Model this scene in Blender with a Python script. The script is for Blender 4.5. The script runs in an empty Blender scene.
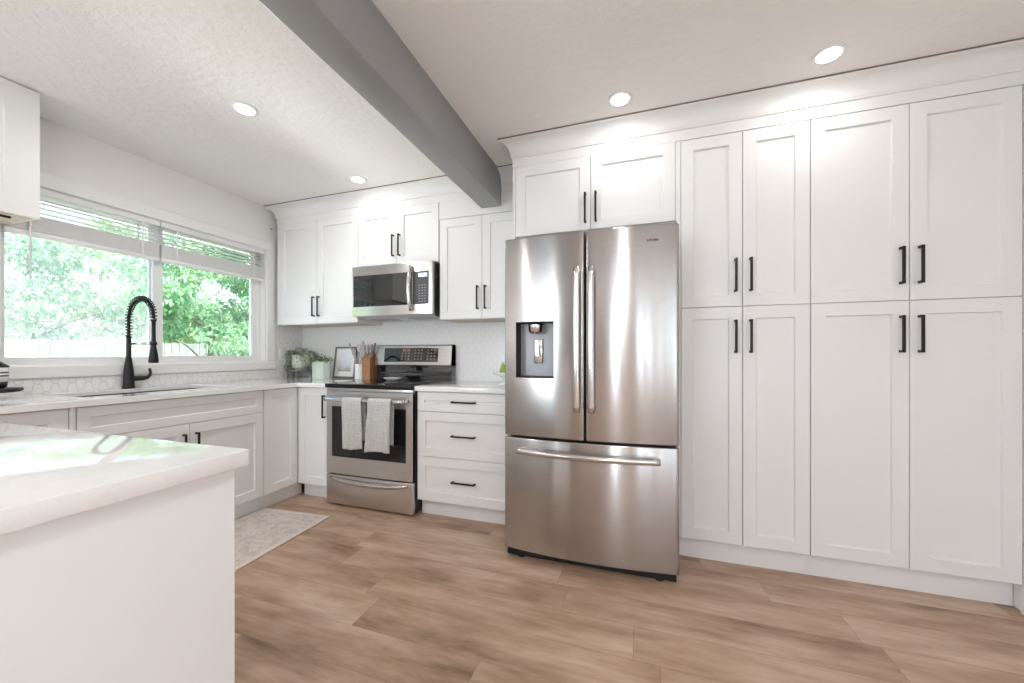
import bpy, bmesh, math, random
from math import pi, sin, cos, radians
from mathutils import Vector, Matrix

S = bpy.context.scene
COL = S.collection

# ------------------------------------------------------------------ camera
cam_d = bpy.data.cameras.new('camera')
cam = bpy.data.objects.new('camera', cam_d)
COL.objects.link(cam)
cam.location = (3.277, -2.967, 1.137)
cam.rotation_euler = (pi / 2, 0, radians(18.484))
cam_d.sensor_width = 36
cam_d.lens = 379.7 / 1024 * 36
cam_d.shift_y = 13.6 / 1024
cam_d.clip_start = 0.02
S.camera = cam

# ------------------------------------------------------------------ view, sky, sun, daylight and added fill lamps
S.view_settings.view_transform = 'Standard'
S.view_settings.look = 'None'
S.view_settings.exposure = 1.13
S.view_settings.gamma = 1.0
S.view_settings.use_curve_mapping = False
S.cycles.max_bounces = 10
S.cycles.diffuse_bounces = 6
S.cycles.glossy_bounces = 5
S.cycles.transparent_max_bounces = 24
S.cycles.sample_clamp_indirect = 6.0

world = bpy.data.worlds.new('world')
S.world = world
world.use_nodes = True
wn = world.node_tree.nodes
wl = world.node_tree.links
sky = wn.new('ShaderNodeTexSky')
sky.sky_type = 'NISHITA'
sky.sun_disc = False
sky.sun_elevation = radians(48)
sky.sun_rotation = radians(60)
sky.dust_density = 3.0
wn['Background'].inputs['Strength'].default_value = 0.36
wl.new(sky.outputs[0], wn['Background'].inputs['Color'])

sun_d = bpy.data.lights.new('sun', 'SUN')
sun = bpy.data.objects.new('sun', sun_d)
COL.objects.link(sun)
sun_d.energy = 8.5
sun_d.angle = radians(2)
sun_d.color = (1.0, 0.95, 0.86)
sun.rotation_euler = Vector((-0.02, 0.75, -0.9)).to_track_quat('-Z', 'Y').to_euler()


def area_lamp(name, loc, direction, sx, sy, power, color):
    d = bpy.data.lights.new(name, 'AREA')
    d.shape = 'RECTANGLE'
    d.size = sx
    d.size_y = sy
    d.energy = power
    d.color = color
    o = bpy.data.objects.new(name, d)
    COL.objects.link(o)
    o.location = loc
    o.rotation_euler = Vector(direction).to_track_quat('-Z', 'Y').to_euler()
    return o


DAY = (0.83, 0.955, 1.09)
XR_ = 4.887
YB = -7.0                                            # far wall of the open living area
BACKWIN = [(0.05, 1.0), (3.33, 3.48), (4.3, 4.39), (4.62, 4.70)]       # glazed openings in the far wall
for (bx0, bx1), pw in zip(BACKWIN, (50, 15, 9, 8)):
    area_lamp('daylight_far_window', ((bx0 + bx1) / 2, YB - 0.12, 1.35), (0, 1, 1.6), bx1 - bx0, 1.9, pw, DAY)
FILL_WIN = (-6.3, -4.4)                                    # unseen opening added in the right-hand wall to light the room
area_lamp('side_fill_lamp', (XR_ + 0.14, sum(FILL_WIN) / 2, 1.35), (-1, 0, 0.7), FILL_WIN[1] - FILL_WIN[0], 1.9, 8, DAY)  # fill lamp in the added opening, lighting the room from the right
area_lamp('side_ceiling_fill', (XR_ + 0.60, sum(FILL_WIN) / 2, 0.40), (-1, 0.25, 1.3), 1.2, 1.2, 30, (0.93, 0.98, 1.02))  # added fill lamp outside the opening, aimed up at the ceiling
# added fill lamp below the kitchen window sill, brightening the ceiling
area_lamp('sill_fill_lamp', (-0.50, -1.15, 0.72), (1, 0, 1.5), 1.6, 0.5, 52, (0.95, 0.99, 1.0))


# ------------------------------------------------------------------ helpers: materials
class NT:
    def __init__(s, m):
        s.t = m.node_tree
        s.n = s.t.nodes
        s.l = s.t.links
        s.b = s.n['Principled BSDF']

    def new(s, typ, ins=None, **kw):
        k = s.n.new(typ)
        for a, v in kw.items():
            setattr(k, a, v)
        for a, v in (ins or {}).items():
            if hasattr(v, 'is_linked'):
                s.l.new(v, k.inputs[a])
            else:
                k.inputs[a].default_value = v
        return k

    def math(s, op, a, b=0.0, c=None):
        d = {0: a, 1: b}
        if c is not None:
            d[2] = c
        return s.new('ShaderNodeMath', d, operation=op).outputs[0]

    def ramp(s, fac, stops):
        r = s.new('ShaderNodeValToRGB', {0: fac})
        e = r.color_ramp.elements
        while len(e) < len(stops):
            e.new(0.5)
        for q, (p, c) in zip(e, stops):
            q.position = p
            q.color = (c[0], c[1], c[2], 1) if not isinstance(c, (int, float)) else (c, c, c, 1)
        return r.outputs[0]

    def mix(s, f, a, b, mode='MIX'):
        k = s.n.new('ShaderNodeMix')
        k.data_type = 'RGBA'
        k.blend_type = mode
        for i, v in ((0, f), (6, a), (7, b)):
            if hasattr(v, 'is_linked'):
                s.l.new(v, k.inputs[i])
            else:
                k.inputs[i].default_value = v if i == 0 else (v[0], v[1], v[2], 1)
        return k.outputs[2]

    def coord(s):
        return s.new('ShaderNodeTexCoord').outputs['Object']

    def pos(s):
        return s.new('ShaderNodeNewGeometry').outputs['Position']

    def map(s, v, scale=(1, 1, 1), loc=(0, 0, 0)):
        return s.new('ShaderNodeMapping', {'Vector': v, 'Scale': scale, 'Location': loc}).outputs[0]

    def noise(s, v, scale, detail=3, rough=0.5):
        return s.new('ShaderNodeTexNoise', {'Vector': v, 'Scale': scale, 'Detail': detail, 'Roughness': rough}).outputs['Fac']

    def bump(s, h, strength=0.2, dist=0.01):
        b = s.new('ShaderNodeBump', {'Height': h, 'Strength': strength, 'Distance': dist})
        s.l.new(b.outputs[0], s.b.inputs['Normal'])

    def col(s, c):
        s.l.new(c, s.b.inputs['Base Color'])


def mat(name, color=(0.8, 0.8, 0.8), rough=0.5, metal=0.0, spec=0.5, vary=0.0, vscale=8.0, coat=0.0, bump=0.0, bscale=60.0):
    m = bpy.data.materials.new(name)
    m.use_nodes = True
    t = NT(m)
    t.b.inputs['Base Color'].default_value = (*color, 1)
    t.b.inputs['Roughness'].default_value = rough
    t.b.inputs['Metallic'].default_value = metal
    t.b.inputs['Specular IOR Level'].default_value = spec
    t.b.inputs['Coat Weight'].default_value = coat
    if vary:
        f = t.noise(t.coord(), vscale, 4)
        t.col(t.ramp(f, [(0.3, [c * (1 - vary) for c in color]), (0.7, [min(1, c * (1 + vary)) for c in color])]))
    if bump:
        t.bump(t.noise(t.coord(), bscale, 3), bump, 0.002)
    return m


def emit(name, color, strength):
    m = bpy.data.materials.new(name)
    m.use_nodes = True
    t = NT(m)
    t.b.inputs['Base Color'].default_value = (*color, 1)
    t.b.inputs['Emission Color'].default_value = (*color, 1)
    t.b.inputs['Emission Strength'].default_value = strength
    return m


def steel(name, color, rough, axis, aniso=0.75, fine=260.0):
    """brushed stainless steel; axis: direction of the brushing in the object's space"""
    m = bpy.data.materials.new(name)
    m.use_nodes = True
    t = NT(m)
    sc = [fine, fine, fine]
    sc[axis] = fine * 0.012
    n = t.noise(t.map(t.coord(), tuple(sc)), 1.0, 2)
    t.col(t.ramp(n, [(0.25, [c * 0.94 for c in color]), (0.75, [min(1, c * 1.05) for c in color])]))
    t.b.inputs['Metallic'].default_value = 1.0
    t.b.inputs['Roughness'].default_value = rough
    t.b.inputs['Anisotropic'].default_value = aniso
    v = [0.0, 0.0, 0.0]
    v[axis] = 1.0
    tg = t.new('ShaderNodeCombineXYZ', {0: v[0], 1: v[1], 2: v[2]})
    t.l.new(tg.outputs[0], t.b.inputs['Tangent'])
    t.b.inputs['Anisotropic Rotation'].default_value = 0.25
    return m


M = {}
M['cab'] = mat('white_cabinet_paint', (0.81, 0.81, 0.80), 0.38, vary=0.012, vscale=2.0)
M['cabin'] = mat('cabinet_interior', (0.42, 0.40, 0.37), 0.6, vary=0.03)
M['under'] = mat('maple_underside', (0.62, 0.52, 0.43), 0.55, vary=0.08, vscale=12)
M['wall'] = mat('wall_paint', (0.80, 0.785, 0.765), 0.7, bump=0.05, bscale=180)
M['wallgrey'] = mat('greige_wall_paint', (0.30, 0.275, 0.25), 0.7, bump=0.05, bscale=180)
M['trim'] = mat('white_trim_paint', (0.81, 0.805, 0.79), 0.42, vary=0.01)
M['crown_shade'] = mat('painted_shadow_brown', (0.22, 0.17, 0.14), 0.8, vary=0.3, vscale=20)  # dark brown standing in for the shadow line above the crown
M['vinyl'] = mat('white_window_vinyl', (0.80, 0.80, 0.79), 0.35, vary=0.01)
M['black'] = mat('matte_black_metal', (0.012, 0.011, 0.011), 0.42, metal=0.3, vary=0.1)
M['blackpl'] = mat('black_plastic', (0.008, 0.008, 0.009), 0.6, vary=0.1)
M['darkgrey'] = mat('dark_grey_panel', (0.085, 0.085, 0.09), 0.45, vary=0.05)
M['midgrey'] = mat('mid_grey_plastic', (0.34, 0.34, 0.355), 0.35, metal=0.2, vary=0.04)
M['glassblack'] = mat('black_glass', (0.008, 0.008, 0.009), 0.02, spec=0.9, coat=1.0, vary=0.05)
M['cookglass'] = mat('black_cooktop_glass', (0.006, 0.006, 0.006), 0.05, spec=0.35, vary=0.05)
M['ovenglass'] = mat('oven_door_glass', (0.010, 0.009, 0.009), 0.06, spec=0.6, vary=0.05)
M['steelv'] = steel('brushed_steel_door', (0.50, 0.485, 0.47), 0.20, 0, 1.0)
M['steelh'] = steel('brushed_steel_panel', (0.64, 0.62, 0.60), 0.28, 0, 0.6)
M['steels'] = mat('polished_steel', (0.70, 0.69, 0.68), 0.16, metal=1.0, vary=0.03)
M['chrome'] = mat('satin_chrome', (0.62, 0.64, 0.66), 0.2, metal=1.0, vary=0.02)
M['sinksteel'] = mat('sink_steel', (0.20, 0.20, 0.205), 0.35, metal=0.9, vary=0.05)
M['case'] = mat('appliance_case_grey', (0.035, 0.035, 0.037), 0.5, vary=0.04)
M['ceramicw'] = mat('white_ceramic', (0.80, 0.80, 0.78), 0.15, coat=0.3, vary=0.02)
M['mint'] = mat('mint_ceramic', (0.60, 0.68, 0.60), 0.2, coat=0.3, vary=0.03)
M['speck'] = mat('speckled_cream_ceramic', (0.70, 0.72, 0.62), 0.4, vary=0.12, vscale=70)
M['wood'] = mat('brown_wood', (0.36, 0.17, 0.075), 0.42, vary=0.2, vscale=22)
M['greywood'] = mat('weathered_grey_wood', (0.17, 0.165, 0.155), 0.65, vary=0.25, vscale=30)
M['utensil'] = mat('whitewashed_wood', (0.56, 0.50, 0.49), 0.5, vary=0.15, vscale=30)
M['knifegrey'] = mat('grey_handle', (0.30, 0.28, 0.29), 0.35, metal=0.4, vary=0.05)
M['soil'] = mat('potting_soil', (0.05, 0.035, 0.025), 0.9, vary=0.3, vscale=60)
M['leaf'] = mat('houseplant_leaf', (0.16, 0.27, 0.13), 0.4, vary=0.6, vscale=35)
M['leaf2'] = mat('trailing_plant_leaf', (0.27, 0.34, 0.21), 0.4, vary=0.65, vscale=30)
M['pear'] = mat('green_pear_skin', (0.27, 0.38, 0.06), 0.35, vary=0.15, vscale=25)
M['stem'] = mat('brown_stem', (0.10, 0.06, 0.03), 0.7, vary=0.2)
M['beam'] = mat('grey_beam_paint', (0.30, 0.302, 0.302), 0.34, vary=0.06, vscale=3.0)
M['bead'] = mat('pale_wood_bead', (0.52, 0.46, 0.38), 0.5, vary=0.15, vscale=40)
M['mat'] = mat('picture_mat', (0.82, 0.81, 0.79), 0.6, vary=0.01)
M['frame'] = mat('grey_picture_frame', (0.16, 0.155, 0.15), 0.4, vary=0.1)
M['lamp'] = emit('lamp_lens', (1.0, 0.98, 0.95), 5.0)
M['display'] = emit('display_glow', (0.75, 0.85, 0.95), 0.5)
M['redled'] = emit('red_digits', (0.7, 0.22, 0.14), 0.25)
M['print'] = mat('panel_print', (0.42, 0.42, 0.43), 0.5, vary=0.05)
M['grass'] = mat('lawn_grass', (0.16, 0.26, 0.07), 0.8, vary=0.3, vscale=6)
M['bark'] = mat('bark', (0.16, 0.12, 0.09), 0.85, vary=0.3, vscale=14)
M['fencew'] = mat('white_fence_paint', (0.70, 0.71, 0.72), 0.6, vary=0.06, vscale=3)
M['siding'] = mat('pale_siding', (0.66, 0.67, 0.70), 0.6, vary=0.05, vscale=2)
M['shingle'] = mat('grey_shingle', (0.30, 0.30, 0.32), 0.8, vary=0.15, vscale=9)


def foliage_mat(name, c0, c1):
    m = bpy.data.materials.new(name)
    m.use_nodes = True
    t = NT(m)
    f = t.noise(t.coord(), 2.2, 4)
    c = t.ramp(f, [(0.3, c0), (0.7, c1)])
    t.col(c)
    t.b.inputs['Roughness'].default_value = 0.5
    tr = t.new('ShaderNodeBsdfTranslucent', {'Color': c})
    mx = t.new('ShaderNodeMixShader', {0: 0.4, 1: t.b.outputs[0], 2: tr.outputs[0]})
    t.l.new(mx.outputs[0], t.n['Material Output'].inputs['Surface'])
    return m


M['fol_a'] = foliage_mat('pale_green_foliage', (0.24, 0.40, 0.22), (0.44, 0.58, 0.32))
M['fol_b'] = foliage_mat('deep_green_foliage', (0.12, 0.30, 0.17), (0.30, 0.50, 0.28))
M['fol_c'] = foliage_mat('blue_green_foliage', (0.20, 0.34, 0.26), (0.38, 0.52, 0.36))


def pane_mat(name, veil):
    """clear glazing; veil: share of white translucency mixed over the pane"""
    m = bpy.data.materials.new(name)
    m.use_nodes = True
    t = NT(m)
    n = t.n
    tr = t.new('ShaderNodeBsdfTransparent', {'Color': (0.97, 0.99, 0.985, 1)})
    gl = t.new('ShaderNodeBsdfGlossy', {'Roughness': 0.02})
    fr = t.new('ShaderNodeFresnel', {'IOR': 1.45})
    a = t.new('ShaderNodeMixShader', {0: fr.outputs[0], 1: tr.outputs[0], 2: gl.outputs[0]})
    out = a
    if veil:
        wv = t.noise(t.pos(), 3.0, 2)
        d = t.new('ShaderNodeBsdfTranslucent', {'Color': (0.85, 0.92, 0.93, 1)})
        k = t.math('MULTIPLY_ADD', wv, veil * 0.4, veil * 0.8)
        out = t.new('ShaderNodeMixShader', {0: k, 1: a.outputs[0], 2: d.outputs[0]})
    n.remove(t.b)
    t.l.new(out.outputs[0], n['Material Output'].inputs['Surface'])
    return m


M['pane'] = pane_mat('window_glass', 0.0)
M['paneveil'] = pane_mat('window_glass_veiled', 0.055)  # pane with a whitish translucent veil


def make_quartz():
    m = mat('white_quartz', (0.86, 0.855, 0.845), 0.05, spec=0.6, coat=0.25)
    t = NT(m)
    c = t.pos()
    v = t.noise(c, 2.3, 6, 0.65)
    vein = t.math('ABSOLUTE', t.math('SUBTRACT', v, 0.5))
    k = t.ramp(vein, [(0.0, (0.83, 0.82, 0.805)), (0.03, (0.86, 0.855, 0.845))])
    s = t.noise(c, 420.0, 2)
    k2 = t.ramp(s, [(0.3, (0.95, 0.945, 0.94)), (0.5, (1, 1, 1))])
    t.col(t.mix(1.0, k, k2, 'MULTIPLY'))
    return m


M['quartz'] = make_quartz()


def make_ceiling():
    m = mat('textured_ceiling', (0.77, 0.745, 0.715), 0.85)
    t = NT(m)
    c = t.pos()
    a = t.noise(c, 26.0, 6, 0.65)
    b = t.noise(c, 6.0, 4, 0.6)
    h = t.math('ADD', a, t.math('MULTIPLY', b, 0.6))
    t.bump(h, 0.55, 0.014)
    tone = t.noise(c, 1.1, 3)
    t.col(t.ramp(tone, [(0.35, (0.86, 0.835, 0.81)), (0.65, (0.87, 0.865, 0.855))]))
    return m


M['ceil'] = make_ceiling()


def make_floor():
    m = mat('oak_vinyl_plank', (0.4, 0.28, 0.2), 0.36, spec=0.45)
    t = NT(m)
    p = t.new('ShaderNodeSeparateXYZ', {0: t.pos()})
    x, y = p.outputs[0], p.outputs[1]
    PW, PL = 0.185, 1.22
    ry = t.math('DIVIDE', y, PW)
    row = t.math('FLOOR', ry)
    rnd = t.new('ShaderNodeTexWhiteNoise', {'W': row}, noise_dimensions='1D').outputs['Value']
    cx = t.math('ADD', t.math('DIVIDE', x, PL), t.math('MULTIPLY', rnd, 7.0))
    colid = t.math('FLOOR', cx)
    cv = t.new('ShaderNodeCombineXYZ', {0: row, 1: colid, 2: 0.0})
    pid = t.new('ShaderNodeTexWhiteNoise', {'Vector': cv.outputs[0]}, noise_dimensions='3D').outputs['Value']
    gv = t.new('ShaderNodeCombineXYZ', {0: t.math('MULTIPLY', x, 2.6), 1: t.math('MULTIPLY', y, 10.0), 2: t.math('MULTIPLY', pid, 31.0)})
    g1 = t.noise(gv.outputs[0], 1.0, 6, 0.62)
    gv2 = t.new('ShaderNodeCombineXYZ', {0: t.math('MULTIPLY', x, 5.0), 1: t.math('MULTIPLY', y, 60.0), 2: t.math('MULTIPLY', pid, 17.0)})
    g2 = t.noise(gv2.outputs[0], 1.0, 3, 0.6)
    gv3 = t.new('ShaderNodeCombineXYZ', {0: t.math('MULTIPLY', x, 0.9), 1: t.math('MULTIPLY', y, 3.2), 2: t.math('MULTIPLY', pid, 53.0)})
    g3 = t.noise(gv3.outputs[0], 1.6, 3, 0.55)
    mixv = t.math('ADD', t.math('MULTIPLY', g1, 0.55), t.math('ADD', t.math('MULTIPLY', g2, 0.16), t.math('MULTIPLY', g3, 0.45)))
    mixv = t.math('ADD', mixv, t.math('MULTIPLY', t.math('SUBTRACT', pid, 0.5), 0.10))
    c = t.ramp(mixv, [(0.38, (0.19, 0.108, 0.066)), (0.50, (0.375, 0.240, 0.162)), (0.62, (0.50, 0.345, 0.250)), (0.80, (0.68, 0.52, 0.41))])
    # seams
    fy = t.math('FRACT', ry)
    fx = t.math('FRACT', cx)
    ey = t.math('MINIMUM', fy, t.math('SUBTRACT', 1.0, fy))
    ex = t.math('MINIMUM', fx, t.math('SUBTRACT', 1.0, fx))
    sy = t.math('LESS_THAN', ey, 0.008)
    sx = t.math('LESS_THAN', ex, 0.0013)
    seam = t.math('MAXIMUM', sy, sx)
    t.col(t.mix(t.math('MULTIPLY', seam, 0.32), c, (0.09, 0.055, 0.035)))
    h = t.math('SUBTRACT', t.math('MULTIPLY', g2, 0.4), seam)
    t.bump(h, 0.12, 0.002)
    t.l.new(t.ramp(g1, [(0.3, 0.42), (0.7, 0.30)]), t.b.inputs['Roughness'])
    return m


M['floor'] = make_floor()


def make_tile(name, axis, tile, grout):
    """white lantern tiles with soft grey grout on a wall; axis: the horizontal axis of that wall"""
    m = mat(name, tile, 0.14, coat=0.2)
    t = NT(m)
    p = t.new('ShaderNodeSeparateXYZ', {0: t.pos()})
    W, H = 0.070, 0.092
    u = t.math('MULTIPLY', p.outputs[axis], 2 * pi / W)
    v = t.math('MULTIPLY', t.math('SUBTRACT', p.outputs[2], 0.972), 2 * pi / H)
    p_ = t.math('MULTIPLY', t.math('ADD', u, v), 0.5)
    q_ = t.math('MULTIPLY', t.math('SUBTRACT', u, v), 0.5)
    pw_ = t.math('ADD', p_, t.math('MULTIPLY', t.math('SINE', t.math('MULTIPLY', q_, 2.0)), 0.36))
    qw_ = t.math('ADD', q_, t.math('MULTIPLY', t.math('SINE', t.math('MULTIPLY', p_, 2.0)), 0.36))
    a = t.math('MINIMUM', t.math('ABSOLUTE', t.math('COSINE', pw_)), t.math('ABSOLUTE', t.math('COSINE', qw_)))
    r = t.ramp(a, [(0.10, 0.0), (0.20, 1.0)])
    t.col(t.mix(r, grout, tile))
    t.bump(r, 0.35, 0.003)
    t.l.new(t.ramp(r, [(0.0, 0.7), (1.0, 0.14)]), t.b.inputs['Roughness'])
    return m


M['tile_x'] = make_tile('lantern_tile_back', 0, (0.81, 0.805, 0.79), (0.72, 0.71, 0.70))
M['tile_y'] = make_tile('lantern_tile_side', 1, (0.80, 0.79, 0.775), (0.64, 0.625, 0.61))


def make_rug():
    m = mat('faded_woven_rug', (0.6, 0.5, 0.45), 0.95, spec=0.1)
    t = NT(m)
    c = t.coord()
    n1 = t.noise(t.map(c, (1, 1, 1)), 11.0, 5, 0.7)
    vo = t.new('ShaderNodeTexVoronoi', {'Vector': c, 'Scale': 14.0}).outputs['Distance']
    n2 = t.noise(c, 55.0, 3, 0.6)
    f = t.math('ADD', t.math('MULTIPLY', n1, 0.85), t.math('ADD', t.math('MULTIPLY', vo, 0.16), t.math('MULTIPLY', n2, 0.22)))
    col = t.ramp(f, [(0.36, (0.46, 0.41, 0.38)), (0.46, (0.66, 0.585, 0.53)), (0.54, (0.54, 0.49, 0.46)), (0.62, (0.72, 0.65, 0.60)), (0.74, (0.58, 0.50, 0.46)), (0.9, (0.70, 0.63, 0.58))])
    s = t.new('ShaderNodeSeparateXYZ', {0: c})
    dx = t.math('SUBTRACT', 0.295, t.math('ABSOLUTE', s.outputs[0]))
    dy = t.math('SUBTRACT', 0.60, t.math('ABSOLUTE', s.outputs[1]))
    e = t.math('MINIMUM', dx, dy)
    border = t.ramp(e, [(0.028, 1.0), (0.034, 0.0)])
    t.col(t.mix(border, col, (0.72, 0.65, 0.59)))
    t.bump(t.noise(c, 400.0, 2), 0.5, 0.002)
    return m


M['rug'] = make_rug()


def make_towel():
    m = mat('grey_waffle_towel', (0.56, 0.56, 0.54), 0.95, spec=0.1)
    t = NT(m)
    p = t.new('ShaderNodeSeparateXYZ', {0: t.coord()})
    a = t.math('SINE', t.math('MULTIPLY', p.outputs[0], 2 * pi / 0.012))
    b = t.math('SINE', t.math('MULTIPLY', p.outputs[2], 2 * pi / 0.012))
    f = t.math('MAXIMUM', a, b)
    n = t.noise(t.coord(), 90.0, 3)
    g = t.math('ADD', t.math('MULTIPLY', f, 0.25), n)
    t.col(t.ramp(g, [(0.2, (0.40, 0.40, 0.385)), (0.8, (0.66, 0.66, 0.635))]))
    t.bump(f, 0.5, 0.002)
    return m


M['towel'] = make_towel()


def make_print():
    m = mat('misty_seascape_print', (0.7, 0.7, 0.7), 0.5)
    t = NT(m)
    p = t.new('ShaderNodeSeparateXYZ', {0: t.coord()})
    n = t.noise(t.map(t.coord(), (14, 1, 40)), 1.0, 4)
    f = t.math('ADD', t.math('MULTIPLY', p.outputs[2], 4.0), t.math('MULTIPLY', n, 0.35))
    t.col(t.ramp(f, [(0.30, (0.26, 0.27, 0.28)), (0.50, (0.42, 0.43, 0.44)), (0.62, (0.64, 0.66, 0.68)), (0.95, (0.78, 0.79, 0.80))]))
    return m


M['art'] = make_print()


# ------------------------------------------------------------------ helpers: meshes and objects
class MB:
    """collects shapes in a bmesh; build() links them as ONE object"""

    def __init__(s):
        s.bm = bmesh.new()

    def _add(s, b, mtx=None, smooth=False):
        if mtx is not None:
            bmesh.ops.transform(b, matrix=mtx, verts=b.verts)
        bmesh.ops.recalc_face_normals(b, faces=b.faces)
        for f in b.faces:
            f.smooth = smooth
        me = bpy.data.meshes.new('tmp')
        b.to_mesh(me)
        b.free()
        s.bm.from_mesh(me)
        bpy.data.meshes.remove(me)
        return s

    def box(s, x0, x1, y0, y1, z0, z1, bev=0.0, seg=2, mtx=None):
        b = bmesh.new()
        bmesh.ops.create_cube(b, size=1.0)
        for v in b.verts:
            v.co = Vector(((x0 + x1) / 2 + v.co.x * (x1 - x0), (y0 + y1) / 2 + v.co.y * (y1 - y0), (z0 + z1) / 2 + v.co.z * (z1 - z0)))
        if bev:
            bmesh.ops.bevel(b, geom=list(b.edges), offset=bev, segments=seg, profile=0.5, affect='EDGES')
        return s._add(b, mtx, bool(bev) and seg > 1)

    def prism(s, poly, axis, lo, hi, bev=0.0, smooth=False, mtx=None):
        """poly: 2-D outline; axis 0: (y,z), 1: (x,z), 2: (x,y)"""
        def P(a, b, c):
            return (c, a, b) if axis == 0 else ((a, c, b) if axis == 1 else (a, b, c))
        b = bmesh.new()
        A = [b.verts.new(P(p[0], p[1], lo)) for p in poly]
        B = [b.verts.new(P(p[0], p[1], hi)) for p in poly]
        b.faces.new(A)
        b.faces.new(B[::-1])
        n = len(poly)
        for i in range(n):
            j = (i + 1) % n
            b.faces.new((A[i], B[i], B[j], A[j]))
        if bev:
            es = [e for e in b.edges if len(e.link_faces) == 2 and e.calc_face_angle(0) > 0.6]
            bmesh.ops.bevel(b, geom=es, offset=bev, segments=2, profile=0.5, affect='EDGES')
        return s._add(b, mtx, smooth)

    def cells(s, us, vs, keep, axis, lo, hi, bev=0.0):
        """plate made of grid cells, so that openings are real holes; axis: the plate's normal"""
        def P(a, b, c):
            return (c, a, b) if axis == 0 else ((a, c, b) if axis == 1 else (a, b, c))
        b = bmesh.new()
        V = {}

        def vert(i, j, k):
            if (i, j, k) not in V:
                V[(i, j, k)] = b.verts.new(P(us[i], vs[j], hi if k else lo))
            return V[(i, j, k)]
        K = {(i, j) for i in range(len(us) - 1) for j in range(len(vs) - 1)
             if keep((us[i] + us[i + 1]) / 2, (vs[j] + vs[j + 1]) / 2)}
        for i, j in K:
            for k in (0, 1):
                b.faces.new([vert(i, j, k), vert(i + 1, j, k), vert(i + 1, j + 1, k), vert(i, j + 1, k)])
            for di, dj, e in ((-1, 0, ((i, j), (i, j + 1))), (1, 0, ((i + 1, j), (i + 1, j + 1))), (0, -1, ((i, j), (i + 1, j))), (0, 1, ((i, j + 1), (i + 1, j + 1)))):
                if (i + di, j + dj) not in K:
                    (a0, b0), (a1, b1) = e
                    b.faces.new([vert(a0, b0, 0), vert(a1, b1, 0), vert(a1, b1, 1), vert(a0, b0, 1)])
        bmesh.ops.recalc_face_normals(b, faces=b.faces)
        if bev:
            es = [e for e in b.edges if len(e.link_faces) == 2 and e.calc_face_angle(0) > 0.6]
            bmesh.ops.bevel(b, geom=es, offset=bev, segments=2, profile=0.5, affect='EDGES')
        return s._add(b)

    def lathe(s, prof, c=(0, 0, 0), seg=32, mtx=None, smooth=True, cap=True):
        """prof: (radius, height) from bottom to top"""
        b = bmesh.new()
        rings = []
        for r, z in prof:
            rings.append([b.verts.new((c[0] + r * cos(2 * pi * k / seg), c[1] + r * sin(2 * pi * k / seg), c[2] + z)) for k in range(seg)])
        for A, B in zip(rings, rings[1:]):
            for k in range(seg):
                b.faces.new((A[k], A[(k + 1) % seg], B[(k + 1) % seg], B[k]))
        if cap:
            b.faces.new(rings[0][::-1])
            b.faces.new(rings[-1])
        return s._add(b, mtx, smooth)

    def tube(s, pts, r, seg=8, smooth=True, mtx=None):
        pts = [Vector(p) for p in pts]
        rs = r if isinstance(r, (list, tuple)) else [r] * len(pts)
        b = bmesh.new()
        rings = []
        nrm = None
        for i, p in enumerate(pts):
            tdir = (pts[min(i + 1, len(pts) - 1)] - pts[max(i - 1, 0)]).normalized()
            if nrm is None:
                nrm = tdir.orthogonal().normalized()
            nrm = (nrm - tdir * nrm.dot(tdir)).normalized()
            bn = tdir.cross(nrm)
            rings.append([b.verts.new(p + (nrm * cos(2 * pi * k / seg) + bn * sin(2 * pi * k / seg)) * rs[i]) for k in range(seg)])
        for A, B in zip(rings, rings[1:]):
            for k in range(seg):
                b.faces.new((A[k], A[(k + 1) % seg], B[(k + 1) % seg], B[k]))
        b.faces.new(rings[0][::-1])
        b.faces.new(rings[-1])
        return s._add(b, mtx, smooth)

    def shaker(s, T, w, h, fw=0.062, rec=0.011, th=0.019):
        """shaker panel in T's space: x along, y up, z outward; outer face at z = 0"""
        b = bmesh.new()
        e = 0.0015
        bv = 0.004

        def rect(i, z):
            return [b.verts.new(T @ Vector(p)) for p in ((i, i, z), (w - i, i, z), (w - i, h - i, z), (i, h - i, z))]
        R = [rect(0, -th), rect(0, -e), rect(e, 0), rect(fw, 0), rect(fw + bv, -rec)]
        b.faces.new(R[0])
        for A, B in zip(R, R[1:]):
            for k in range(4):
                b.faces.new((A[k], A[(k + 1) % 4], B[(k + 1) % 4], B[k]))
        b.faces.new(R[-1])
        return s._add(b)

    def build(s, name, material, parent=None, loc=None):
        me = bpy.data.meshes.new(name)
        s.bm.to_mesh(me)
        s.bm.free()
        o = bpy.data.objects.new(name, me)
        COL.objects.link(o)
        if material is not None:
            me.materials.append(material)
        base = Vector(loc) if loc is not None else None
        if parent is not None:
            o.parent = parent
            me.transform(Matrix.Translation(-origin(parent)))
        elif base is not None:
            me.transform(Matrix.Translation(-base))
            o.location = base
        return o


def origin(o):
    v = Vector((0, 0, 0))
    while o is not None:
        v = v + Vector(o.location)
        o = o.parent
    return v


def tag(o, label=None, cat=None, group=None, kind=None):
    if label:
        o['label'] = label
    if cat:
        o['category'] = cat
    if group:
        o['group'] = group
    if kind:
        o['kind'] = kind
    return o


def thing(name, label, cat, loc=(0, 0, 0), group=None):
    o = bpy.data.objects.new(name, None)
    COL.objects.link(o)
    o.empty_display_size = 0.05
    o.location = loc
    return tag(o, label, cat, group)


def struct(o):
    return tag(o, kind='structure')


def copy_tree(o, parent=None):
    c = o.copy()
    COL.objects.link(c)
    if parent is not None:
        c.parent = parent
    for ch in list(o.children):
        copy_tree(ch, c)
    return c


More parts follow.
